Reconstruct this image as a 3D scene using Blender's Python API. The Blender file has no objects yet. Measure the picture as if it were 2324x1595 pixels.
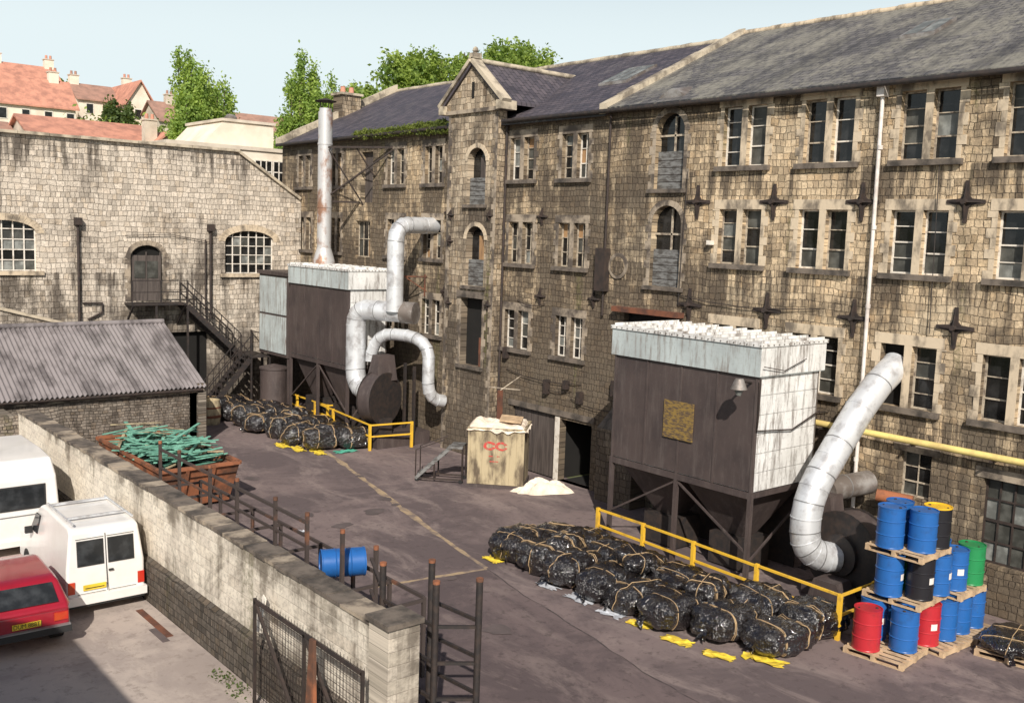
import bpy, bmesh, math, random
import numpy as np
from mathutils import Vector, Matrix, noise
random.seed(7); np.random.seed(7)
R=random.random
def U(a,b): return a+(b-a)*random.random()
S=bpy.context.scene
COL=bpy.context.collection

# ------------------------------------------------------------------ materials
def new_mat(name):
    m=bpy.data.materials.new(name); m.use_nodes=True
    nt=m.node_tree; b=nt.nodes["Principled BSDF"]
    return m,nt,b
def N(nt,t,**k):
    n=nt.nodes.new(t)
    for a,v in k.items(): setattr(n,a,v)
    return n
def math_(nt,op,a,b=None,clamp=False):
    n=N(nt,"ShaderNodeMath",operation=op,use_clamp=clamp)
    for i,v in enumerate((a,b)):
        if v is None: continue
        if isinstance(v,(int,float)): n.inputs[i].default_value=v
        else: nt.links.new(v,n.inputs[i])
    return n.outputs[0]
def mix(nt,f,a,b,mode='MIX'):
    n=N(nt,"ShaderNodeMix",data_type='RGBA',blend_type=mode)
    for s,v in ((0,f),(6,a),(7,b)):
        if isinstance(v,(int,float)): n.inputs[s].default_value=v
        elif isinstance(v,tuple): n.inputs[s].default_value=(v[0],v[1],v[2],1)
        else: nt.links.new(v,n.inputs[s])
    return n.outputs[2]
def noise_(nt,vec,scale,detail=4,rough=.55,dist=0):
    n=N(nt,"ShaderNodeTexNoise"); n.inputs["Scale"].default_value=scale; n.inputs["Detail"].default_value=detail
    n.inputs["Roughness"].default_value=rough; n.inputs["Distortion"].default_value=dist
    if vec is not None: nt.links.new(vec,n.inputs["Vector"])
    return n.outputs["Fac"],n.outputs["Color"]
def ramp(nt,f,a,b,lo=0,hi=1,smooth=True):
    n=N(nt,"ShaderNodeMapRange",interpolation_type='SMOOTHSTEP' if smooth else 'LINEAR'); nt.links.new(f,n.inputs[0])
    n.inputs[1].default_value=a; n.inputs[2].default_value=b; n.inputs[3].default_value=lo; n.inputs[4].default_value=hi
    return n.outputs[0]
def mapping(nt,vec,sc):
    n=N(nt,"ShaderNodeMapping"); n.inputs["Scale"].default_value=sc; nt.links.new(vec,n.inputs[0]); return n.outputs[0]
def bump_(nt,b,h,st,dist=.02):
    n=N(nt,"ShaderNodeBump"); n.inputs["Strength"].default_value=st; n.inputs["Distance"].default_value=dist
    nt.links.new(h,n.inputs["Height"]); nt.links.new(n.outputs[0],b.inputs["Normal"])
def mat(name,c,r=.7,m=0.0,c2=None,vs=2.0,lo=.35,hi=.7,stretch=(1,1,1),bump=0.0,bs=15,bd=.01,coat=0,dist=0):
    M,nt,b=new_mat(name)
    b.inputs["Roughness"].default_value=r; b.inputs["Metallic"].default_value=m
    if coat: b.inputs["Coat Weight"].default_value=coat; b.inputs["Coat Roughness"].default_value=.08
    tc=N(nt,"ShaderNodeTexCoord").outputs["Object"]
    if c2 is None: c2=tuple(x*.72 for x in c)
    f,_=noise_(nt,mapping(nt,tc,stretch),vs,5,.62,dist)
    col=mix(nt,ramp(nt,f,lo,hi),c,c2)
    nt.links.new(col,b.inputs["Base Color"])
    if bump:
        f2,_=noise_(nt,tc,bs,3,.6); bump_(nt,b,f2,bump,bd)
    return M
def stone(name,axis,c1,c2,mortar,bw=.34,bh=.17,soot=(.07,.057,.047),s_lo=.47,s_hi=.64,lowz=4.0,lowamt=.12,yg=None,jit=.03,jw=.013,bumpst=.9,light=None,top=None,sills=(),moss=0,gam=.85,vary=.7,split=.35):
    """squared coursed rubble: rows of random-length stones, some split in two, each with its own tint"""
    M,nt,b=new_mat(name); b.inputs["Roughness"].default_value=.93; b.inputs["Specular IOR Level"].default_value=.15
    tc=N(nt,"ShaderNodeTexCoord").outputs["Object"]
    sp=N(nt,"ShaderNodeSeparateXYZ"); nt.links.new(tc,sp.inputs[0])
    cb=N(nt,"ShaderNodeCombineXYZ"); 
    nt.links.new(sp.outputs[0 if axis=='x' else 1],cb.inputs[0]); nt.links.new(sp.outputs[2],cb.inputs[1])
    v=cb.outputs[0]
    def addn(v,nc,ax,ay):
        s=N(nt,"ShaderNodeVectorMath",operation='SUBTRACT'); nt.links.new(nc,s.inputs[0]); s.inputs[1].default_value=(.5,.5,.5)
        sc=N(nt,"ShaderNodeVectorMath",operation='MULTIPLY'); nt.links.new(s.outputs[0],sc.inputs[0]); sc.inputs[1].default_value=(ax,ay,0)
        a=N(nt,"ShaderNodeVectorMath",operation='ADD'); nt.links.new(v,a.inputs[0]); nt.links.new(sc.outputs[0],a.inputs[1]); return a.outputs[0]
    _,nc=noise_(nt,v,.9,2,.5); _,nc2=noise_(nt,v,5,2,.6)
    v2=addn(addn(v,nc,jit*4,jit*8),nc2,jit*3,jit*2.2)
    s2=N(nt,"ShaderNodeSeparateXYZ"); nt.links.new(v2,s2.inputs[0])
    zr_=math_(nt,'DIVIDE',s2.outputs[1],bh); row=math_(nt,'FLOOR',zr_); fz=math_(nt,'FRACT',zr_)
    wn=N(nt,"ShaderNodeTexWhiteNoise",noise_dimensions='1D'); nt.links.new(row,wn.inputs["W"])
    wc=N(nt,"ShaderNodeSeparateColor"); nt.links.new(wn.outputs["Color"],wc.inputs[0])
    wid=math_(nt,'MULTIPLY',math_(nt,'ADD',math_(nt,'MULTIPLY',wc.outputs[0],.9 if split else 0),.65 if split else 1.0),bw)
    uu=math_(nt,'ADD',math_(nt,'DIVIDE',s2.outputs[0],wid),math_(nt,'MULTIPLY',wc.outputs[1],17.0) if split else math_(nt,'MULTIPLY',row,.5))
    cu=math_(nt,'FLOOR',uu); fu=math_(nt,'FRACT',uu)
    cc=N(nt,"ShaderNodeCombineXYZ"); nt.links.new(cu,cc.inputs[0]); nt.links.new(row,cc.inputs[1])
    w1=N(nt,"ShaderNodeTexWhiteNoise",noise_dimensions='2D'); nt.links.new(cc.outputs[0],w1.inputs["Vector"])
    sc1=N(nt,"ShaderNodeSeparateColor"); nt.links.new(w1.outputs["Color"],sc1.inputs[0])
    ez=math_(nt,'MULTIPLY',math_(nt,'MINIMUM',fz,math_(nt,'SUBTRACT',1,fz)),bh)
    eu=math_(nt,'MULTIPLY',math_(nt,'MINIMUM',fu,math_(nt,'SUBTRACT',1,fu)),wid)
    if split:
        isp=math_(nt,'LESS_THAN',sc1.outputs[0],split)
        f2z=math_(nt,'FRACT',math_(nt,'MULTIPLY',fz,2)); ez2=math_(nt,'MULTIPLY',math_(nt,'MINIMUM',f2z,math_(nt,'SUBTRACT',1,f2z)),bh/2)
        ez=math_(nt,'ADD',math_(nt,'MULTIPLY',isp,ez2),math_(nt,'MULTIPLY',math_(nt,'SUBTRACT',1,isp),ez))
        iv=math_(nt,'MULTIPLY',math_(nt,'GREATER_THAN',sc1.outputs[0],.75),1.0)
        f2u=math_(nt,'FRACT',math_(nt,'MULTIPLY',fu,2)); eu2=math_(nt,'MULTIPLY',math_(nt,'MULTIPLY',math_(nt,'MINIMUM',f2u,math_(nt,'SUBTRACT',1,f2u)),wid),.5)
        eu=math_(nt,'ADD',math_(nt,'MULTIPLY',iv,eu2),math_(nt,'MULTIPLY',math_(nt,'SUBTRACT',1,iv),eu))
        half=math_(nt,'ADD',math_(nt,'MULTIPLY',isp,math_(nt,'GREATER_THAN',fz,.5)),math_(nt,'MULTIPLY',iv,math_(nt,'GREATER_THAN',fu,.5)))
        nt.links.new(half,cc.inputs[2])
        w2=N(nt,"ShaderNodeTexWhiteNoise",noise_dimensions='3D'); nt.links.new(cc.outputs[0],w2.inputs["Vector"])
        vs=N(nt,"ShaderNodeSeparateColor"); nt.links.new(w2.outputs["Color"],vs.inputs[0])
    else: vs=sc1
    f1,_=noise_(nt,v,9,5,.74)
    edge=math_(nt,'ADD',math_(nt,'MINIMUM',ez,eu),math_(nt,'MULTIPLY',math_(nt,'SUBTRACT',f1,.5),.05 if split else .008))
    joint=ramp(nt,edge,jw,jw*.1)
    col=mix(nt,vs.outputs[0],c1,c2)
    col=mix(nt,ramp(nt,vs.outputs[1],.78,.98,0,vary),col,tuple(x*.5 for x in c2))
    col=mix(nt,ramp(nt,vs.outputs[1],.2,.0,0,vary),col,(min(.9,c1[0]*1.12),c1[1]*1.08,c1[2]*1.04))
    col=mix(nt,ramp(nt,vs.outputs[2],.7,1.0,0,vary*.6),col,(c1[0]*.8,c1[1]*.68,c1[2]*.52))
    col=mix(nt,ramp(nt,f1,.44,.70,0,.75),col,tuple(x*.42 for x in c1))
    jn,_=noise_(nt,v,2.2,3,.6)
    col=mix(nt,math_(nt,'MULTIPLY',joint,ramp(nt,jn,.38,.62,.2,1)),col,mortar)
    if light:
        fl,_=noise_(nt,v,.4,4,.65); col=mix(nt,ramp(nt,fl,.5,.64,0,.35),col,light)
    f2,_=noise_(nt,v,.36,6,.74,.7)
    f3,_=noise_(nt,mapping(nt,v,(2.2,.14,1)),1.0,6,.68)
    g=math_(nt,'ADD',math_(nt,'MULTIPLY',f2,.6),math_(nt,'MULTIPLY',f3,.4))
    g=math_(nt,'ADD',g,ramp(nt,sp.outputs[2],lowz,0,0,lowamt,False))
    if yg: g=math_(nt,'ADD',g,ramp(nt,sp.outputs[1],yg[0],yg[1],0,yg[2]))
    if top: g=math_(nt,'ADD',g,ramp(nt,sp.outputs[2],top-.8,top,0,.10))
    g=math_(nt,'ADD',g,math_(nt,'MULTIPLY',vs.outputs[2],.03))
    for zs in sills:
        d=math_(nt,'SUBTRACT',zs,sp.outputs[2])
        below=math_(nt,'MULTIPLY',ramp(nt,d,1.5,.05,0,1),math_(nt,'GREATER_THAN',d,0))
        g=math_(nt,'ADD',g,math_(nt,'MULTIPLY',below,ramp(nt,f3,.42,.62,0,.13)))
    gf=ramp(nt,g,s_lo,s_hi,0,gam)
    col=mix(nt,gf,col,soot)
    if moss:
        fm,_=noise_(nt,mapping(nt,v,(1.1,.1,1)),1.0,3,.6)
        col=mix(nt,math_(nt,'MULTIPLY',ramp(nt,fm,.60,.70,0,moss),ramp(nt,f1,.4,.6)),col,(.15,.15,.05))
    nt.links.new(col,b.inputs["Base Color"])
    h=math_(nt,'SUBTRACT',math_(nt,'MULTIPLY',f1,.8),joint)
    if split: h=math_(nt,'ADD',h,math_(nt,'MULTIPLY',vs.outputs[2],.7))
    bump_(nt,b,h,bumpst,.045)
    return M

TAN1=(.80,.63,.42); TAN2=(.46,.35,.23)
M_fac=stone("mill_rubble",'y',TAN1,TAN2,(.20,.155,.115),bw=.36,bh=.19,s_lo=.475,s_hi=.65,lowz=8.5,lowamt=.14,yg=(17,23,.088),light=(.74,.63,.46),top=12.7,sills=(10.6,7.8,4.4),moss=.5)
M_tow=stone("tower_rubble",'y',(.64,.53,.39),(.38,.30,.215),(.16,.13,.10),bw=.42,bh=.23,s_lo=.455,s_hi=.635,lowz=10,lowamt=.15,sills=(9.5,6.5,3.4),moss=.6)
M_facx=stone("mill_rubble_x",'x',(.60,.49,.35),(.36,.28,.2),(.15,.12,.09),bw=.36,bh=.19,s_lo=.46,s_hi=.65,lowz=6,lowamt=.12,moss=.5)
M_end=stone("workshop_stone",'x',(.76,.67,.56),(.54,.47,.385),(.30,.255,.21),bw=.46,bh=.23,s_lo=.50,s_hi=.68,lowz=7.8,lowamt=.21,light=(.78,.70,.59),sills=(6.3,11.7),moss=.2,vary=.5,split=.2)
M_shed=stone("shed_stone",'x',(.36,.31,.26),(.2,.17,.14),(.08,.07,.06),bw=.3,bh=.11,s_lo=.46,s_hi=.68,lowz=2,lowamt=.05,moss=.4)
M_shedy=stone("shed_stone_y",'y',(.32,.28,.23),(.2,.17,.14),(.08,.07,.06),bw=.3,bh=.11,s_lo=.46,s_hi=.68,lowz=2,lowamt=.05,moss=.3)
M_block=stone("concrete_block",'y',(.84,.77,.65),(.72,.65,.55),(.46,.40,.33),bw=.45,bh=.225,jit=.0015,jw=.010,bumpst=.35,s_lo=.51,s_hi=.66,lowz=1.6,lowamt=.1,top=2.75,soot=(.14,.115,.088),moss=.35,split=0,vary=.15)
M_blockx=stone("concrete_block_x",'x',(.68,.61,.51),(.56,.50,.41),(.38,.33,.27),bw=.45,bh=.225,jit=.0015,jw=.010,bumpst=.35,s_lo=.47,s_hi=.64,lowz=1.6,lowamt=.1,top=2.9,soot=(.12,.10,.08),split=0,vary=.2)
M_plinth=stone("plinth_brick",'y',(.17,.145,.12),(.10,.088,.075),(.06,.053,.045),bw=.3,bh=.15,jit=.01,s_lo=.5,s_hi=.75,lowz=1,lowamt=.05,moss=.3,split=.2)
M_dress=mat("dressed_stone",(.62,.51,.37),.9,c2=(.17,.14,.108),vs=1.5,lo=.42,hi=.66,stretch=(1,1.6,.8),bump=.4,bs=9,bd=.02)
M_dressd=mat("sooty_dressed_stone",(.40,.33,.25),.9,c2=(.095,.077,.063),vs=1.5,lo=.38,hi=.60,bump=.4,bs=9,bd=.02)
M_sill=mat("stained_sill",(.18,.148,.12),.9,c2=(.05,.043,.037),vs=2.5,bump=.4)
M_coping=mat("verge_coping",(.54,.465,.35),.9,c2=(.20,.168,.13),vs=1.6,lo=.4,hi=.65,bump=.5)

def slate(name,c1,c2,moss,m_lo,m_hi):
    M,nt,b=new_mat(name); b.inputs["Roughness"].default_value=.6
    tc=N(nt,"ShaderNodeTexCoord").outputs["Object"]
    sp=N(nt,"ShaderNodeSeparateXYZ"); nt.links.new(tc,sp.inputs[0])
    cb=N(nt,"ShaderNodeCombineXYZ"); nt.links.new(sp.outputs[1],cb.inputs[0]); nt.links.new(sp.outputs[0],cb.inputs[1])
    br=N(nt,"ShaderNodeTexBrick"); nt.links.new(cb.outputs[0],br.inputs["Vector"]); br.inputs["Scale"].default_value=1
    br.inputs["Brick Width"].default_value=.32; br.inputs["Row Height"].default_value=.23; br.inputs["Mortar Size"].default_value=.014
    br.inputs["Mortar Smooth"].default_value=.2
    br.inputs["Color1"].default_value=(*c1,1); br.inputs["Color2"].default_value=(*c2,1); br.inputs["Mortar"].default_value=(.025,.025,.028,1)
    f,_=noise_(nt,tc,.45,7,.72,.4); f4,_=noise_(nt,tc,6,4,.7)
    g=math_(nt,'ADD',math_(nt,'MULTIPLY',f,.65),math_(nt,'MULTIPLY',f4,.35))
    col=mix(nt,ramp(nt,g,m_lo,m_hi,0,.75),br.outputs["Color"],moss)
    fs,_=noise_(nt,mapping(nt,cb.outputs[0],(1.8,.18,1)),1,4,.65)
    col=mix(nt,ramp(nt,fs,.46,.66,0,.6),col,tuple(x*.55 for x in c2))
    nt.links.new(col,b.inputs["Base Color"])
    w=math_(nt,'FRACT',math_(nt,'DIVIDE',sp.outputs[0],.23))
    h=math_(nt,'SUBTRACT',math_(nt,'MULTIPLY',w,-.6),br.outputs["Fac"])
    h=math_(nt,'ADD',h,math_(nt,'MULTIPLY',f4,.7))
    bump_(nt,b,h,.6,.025)
    return M
M_slR=slate("slate_lichen",(.16,.15,.145),(.088,.083,.083),(.31,.29,.235),.44,.60)
M_slL=slate("slate_purple",(.125,.105,.117),(.068,.061,.075),(.19,.17,.165),.5,.68)
M_tile=mat("clay_tiles",(.62,.29,.20),.85,c2=(.38,.18,.13),vs=1.2,bump=.4,bs=6,bd=.05)
M_tileb=mat("brown_tiles",(.42,.24,.18),.85,c2=(.28,.17,.13),vs=1.2,bump=.4,bs=6,bd=.05)
M_cream=mat("cream_render",(.84,.75,.62),.9,c2=(.68,.59,.47),vs=.6,bump=.1)
M_creamd=mat("cream_render_old",(.68,.60,.49),.9,c2=(.48,.41,.33),vs=.7,bump=.1)

def glassmat(name,c,r):
    M,nt,b=new_mat(name); tc=N(nt,"ShaderNodeTexCoord").outputs["Object"]
    f,_=noise_(nt,tc,3,4); col=mix(nt,ramp(nt,f,.4,.75),c,tuple(x*2.2+.01 for x in c)); nt.links.new(col,b.inputs["Base Color"])
    b.inputs["Roughness"].default_value=r; b.inputs["Specular IOR Level"].default_value=.4
    f2,_=noise_(nt,tc,1.5,2); bump_(nt,b,f2,.08,.05); return M
M_g=[glassmat("glass_dark",(.010,.010,.010),.10),glassmat("glass_dusty",(.05,.05,.044),.4),glassmat("glass_grey",(.14,.145,.135),.4),mat("window_board",(.42,.25,.12),.8,c2=(.22,.13,.07),vs=4,stretch=(1,1,.2))]
M_frame=mat("white_window_paint",(.76,.71,.63),.6,c2=(.42,.36,.29),vs=6,lo=.45,hi=.75)
M_frameo=mat("old_window_paint",(.50,.43,.33),.7,c2=(.18,.14,.11),vs=6,lo=.4,hi=.68)
M_dark=mat("dark_interior",(.010,.009,.008),.95)
M_door=mat("weathered_door",(.11,.09,.08),.8,c2=(.05,.04,.036),vs=3,stretch=(4,4,.3),bump=.3)
M_greydoor=mat("grey_loading_door",(.20,.20,.195),.75,c2=(.08,.074,.068),vs=3,lo=.4,hi=.62,stretch=(1,1,3),bump=.2)
M_iron=mat("cast_iron_rusty",(.05,.034,.028),.75,c2=(.025,.02,.018),vs=5,bump=.3)
M_black=mat("black_iron",(.025,.022,.022),.6,c2=(.05,.036,.03),vs=6)
M_rust=mat("rust",(.20,.075,.04),.9,c2=(.085,.042,.03),vs=2.2,bump=.4)
M_skip=mat("rusty_skip_paint",(.33,.12,.055),.85,c2=(.11,.055,.035),vs=1.6,lo=.4,hi=.65,bump=.3)
M_rustrail=mat("rusty_steel_rail",(.06,.045,.04),.8,c2=(.20,.085,.045),vs=1.2,lo=.54,hi=.72,bump=.3)
M_galv=mat("galvanised_duct",(.74,.76,.78),.42,.4,c2=(.40,.39,.39),vs=2.2,lo=.44,hi=.72,bump=.12,bs=4)
M_galvd=mat("dull_duct",(.20,.17,.15),.6,.5,c2=(.42,.40,.38),vs=2.0,lo=.42,hi=.72)
M_flue=mat("weathered_flue",(.58,.58,.58),.5,.35,c2=(.32,.18,.12),vs=1.6,lo=.48,hi=.66,stretch=(1,1,.7))
M_galvring=mat("duct_collar",(.36,.36,.36),.45,.6)
def panel(name,c,c2,dk,amt,lo=.47,hi=.68):
    M,nt,b=new_mat(name); b.inputs["Roughness"].default_value=.6
    tc=N(nt,"ShaderNodeTexCoord").outputs["Object"]
    f,_=noise_(nt,mapping(nt,tc,(2.6,2.6,.35)),2.0,7,.74); f2,_=noise_(nt,tc,.9,4,.6); f3,_=noise_(nt,tc,12,3,.7)
    col=mix(nt,ramp(nt,f2,.35,.7),c,c2); col=mix(nt,ramp(nt,f,lo,hi,0,amt),col,dk); col=mix(nt,ramp(nt,f3,.55,.75,0,.4),col,dk)
    nt.links.new(col,b.inputs["Base Color"]); bump_(nt,b,f2,.25,.05); return M
M_white=panel("white_filter_panel",(.82,.82,.80),(.64,.64,.62),(.16,.13,.11),.88,.455,.66)
M_capgrey=panel("pale_filter_cap",(.50,.56,.56),(.38,.42,.42),(.17,.125,.10),.8)
M_brown=panel("brown_filter_panel",(.075,.056,.052),(.05,.038,.037),(.12,.098,.09),.6)
M_yellow=mat("yellow_rail_paint",(.80,.48,.04),.55,c2=(.40,.24,.06),vs=3,lo=.5,hi=.78)
M_ypipe=mat("yellow_pipe",(.84,.68,.24),.5,c2=(.6,.45,.18),vs=2)
M_wpipe=mat("white_downpipe",(.78,.73,.68),.6,c2=(.5,.44,.40),vs=3)
def paint(n,c,r=.35): return mat(n,c,r,c2=tuple(x*.6+.01 for x in c),vs=4,lo=.5,hi=.8,bump=.15,bs=5,bd=.02)
M_blue=paint("drum_blue",(.02,.12,.38)); M_red=paint("drum_red",(.46,.025,.035)); M_green=paint("drum_green",(.02,.24,.08)); M_dblack=paint("drum_black",(.016,.016,.02)); M_dyel=paint("drum_lid_yellow",(.82,.50,.03))
M_wood=mat("pallet_wood",(.62,.45,.28),.85,c2=(.34,.24,.15),vs=3,bump=.3)
M_crate=mat("old_crate_boards",(.46,.38,.24),.85,c2=(.12,.09,.06),vs=1.8,lo=.42,hi=.66,stretch=(1.5,1.5,.5),bump=.3)
M_redmark=mat("red_stencil",(.55,.06,.05),.8,c2=(.35,.16,.11),vs=10,lo=.45,hi=.6)
M_cloth=mat("white_sheeting",(.84,.74,.61),.8,c2=(.60,.50,.40),vs=2,bump=.5,bs=6,bd=.05)
M_yscrap=mat("yellow_plastic_scrap",(.80,.60,.05),.5,c2=(.5,.36,.05),vs=5)
M_wscrap=mat("pale_scrap",(.50,.53,.58),.5,c2=(.36,.36,.38),vs=5)
M_gscrap=mat("green_scrap",(.10,.42,.30),.5)
M_straw=mat("baling_twine",(.50,.35,.19),.85,c2=(.28,.19,.11),vs=9)
M_greenslat=mat("green_painted_slats",(.20,.46,.35),.7,c2=(.08,.23,.17),vs=3,lo=.4,hi=.65)
M_corr=mat("corrugated_sheet",(.25,.225,.225),.8,c2=(.10,.088,.088),vs=1.1,lo=.4,hi=.66,stretch=(1.5,.5,1),bump=.3)
M_wcar=mat("white_car_paint",(.84,.82,.79),.3,c2=(.76,.74,.70),vs=1.2,coat=.5)
M_rcar=mat("red_car_paint",(.34,.012,.028),.3,c2=(.28,.012,.022),coat=.8)
M_tyre=mat("tyre",(.02,.02,.02),.9); M_hub=mat("hub",(.4,.4,.4),.4,.6); M_cglass=glassmat("car_glass",(.02,.022,.024),.06)
M_bump=mat("black_bumper",(.03,.03,.03),.6); M_tail=mat("tail_lamp",(.55,.03,.02),.3,c2=(.5,.10,.02)); M_plate=mat("yellow_plate",(.85,.62,.05),.5); M_ink=mat("plate_ink",(.03,.03,.02),.5)
M_sign=mat("brown_yellow_notice",(.26,.17,.045),.7,c2=(.10,.068,.045),vs=7,lo=.42,hi=.58,stretch=(1,1,3))
M_bark=mat("bark",(.12,.09,.07),.9,bump=.5)
def bagmat():
    M,nt,b=new_mat("black_polythene"); tc=N(nt,"ShaderNodeTexCoord").outputs["Object"]
    b.inputs["Base Color"].default_value=(.009,.007,.008,1)
    b.inputs["Roughness"].default_value=.22; b.inputs["Specular IOR Level"].default_value=.9
    b.inputs["Coat Weight"].default_value=1; b.inputs["Coat Roughness"].default_value=.07
    f2,_=noise_(nt,mapping(nt,tc,(1,1.9,1.3)),3.6,3,.5,1.8); f3=math_(nt,'ABSOLUTE',math_(nt,'SUBTRACT',f2,.5)); bump_(nt,b,f3,.9,.12)
    for n in nt.nodes:
        if n.type=='BUMP': nt.links.new(n.outputs[0],b.inputs["Coat Normal"])
    return M
M_bag=bagmat()
def leafmat(name,c,c2):
    M,nt,b=new_mat(name); b.inputs["Roughness"].default_value=.6
    tc=N(nt,"ShaderNodeTexCoord").outputs["Object"]; f,_=noise_(nt,tc,.8,4,.75)
    col=mix(nt,ramp(nt,f,.38,.62),c,c2); nt.links.new(col,b.inputs["Base Color"])
    tr=N(nt,"ShaderNodeBsdfTranslucent"); nt.links.new(mix(nt,.5,col,(.5,.6,.1)),tr.inputs[0])
    ms=N(nt,"ShaderNodeMixShader"); ms.inputs[0].default_value=.45
    nt.links.new(b.outputs[0],ms.inputs[1]); nt.links.new(tr.outputs[0],ms.inputs[2]); nt.links.new(ms.outputs[0],nt.nodes["Material Output"].inputs[0]); return M
M_leaf1=leafmat("poplar_leaves",(.42,.55,.12),(.20,.32,.07)); M_leaf2=leafmat("broadleaf",(.38,.49,.10),(.13,.22,.045)); M_leaf3=leafmat("dark_foliage",(.10,.15,.045),(.05,.08,.025)); M_moss=leafmat("moss",(.20,.24,.05),(.10,.13,.03))

def groundmat(name,a,b_,c,spots,mscale=.22):
    M,nt,b=new_mat(name); b.inputs["Roughness"].default_value=.85
    tc=N(nt,"ShaderNodeTexCoord").outputs["Object"]
    f,_=noise_(nt,tc,mscale,7,.7,.6); f2,_=noise_(nt,mapping(nt,tc,(1,.35,1)),.9,6,.74,.5); f3,_=noise_(nt,tc,70,2,.7); f4,_=noise_(nt,tc,4,5,.75)
    col=mix(nt,ramp(nt,f,.41,.57),a,b_); col=mix(nt,ramp(nt,f2,.48,.64,0,.75),col,c)
    col=mix(nt,ramp(nt,f4,.52,.66,0,.65),col,spots)
    col=mix(nt,math_(nt,'MULTIPLY',f3,.5),col,tuple(x*.42 for x in a))
    nt.links.new(col,b.inputs["Base Color"])
    bump_(nt,b,math_(nt,'ADD',f3,f4),.4,.012); return M
M_yard=groundmat("yard_asphalt",(.24,.183,.175),(.125,.096,.098),(.33,.262,.24),(.075,.057,.056))
M_yard2=groundmat("yard_asphalt_patch",(.185,.138,.135),(.11,.083,.085),(.26,.203,.188),(.065,.049,.048),.3)
M_park=groundmat("car_park_concrete",(.54,.455,.40),(.40,.335,.30),(.60,.51,.44),(.27,.22,.19),.35)
M_grass=mat("far_ground",(.10,.13,.05),.95,c2=(.16,.15,.08),vs=.08)
M_seam=mat("sandy_seam",(.42,.31,.19),.9,c2=(.20,.155,.13),vs=2.5,lo=.4,hi=.65)
M_crack=mat("tar_crack",(.055,.043,.043),.9,c2=(.12,.095,.095),vs=4)
M_stain=mat("oil_stain",(.10,.08,.078),.8,c2=(.14,.11,.106),vs=2)
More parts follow.
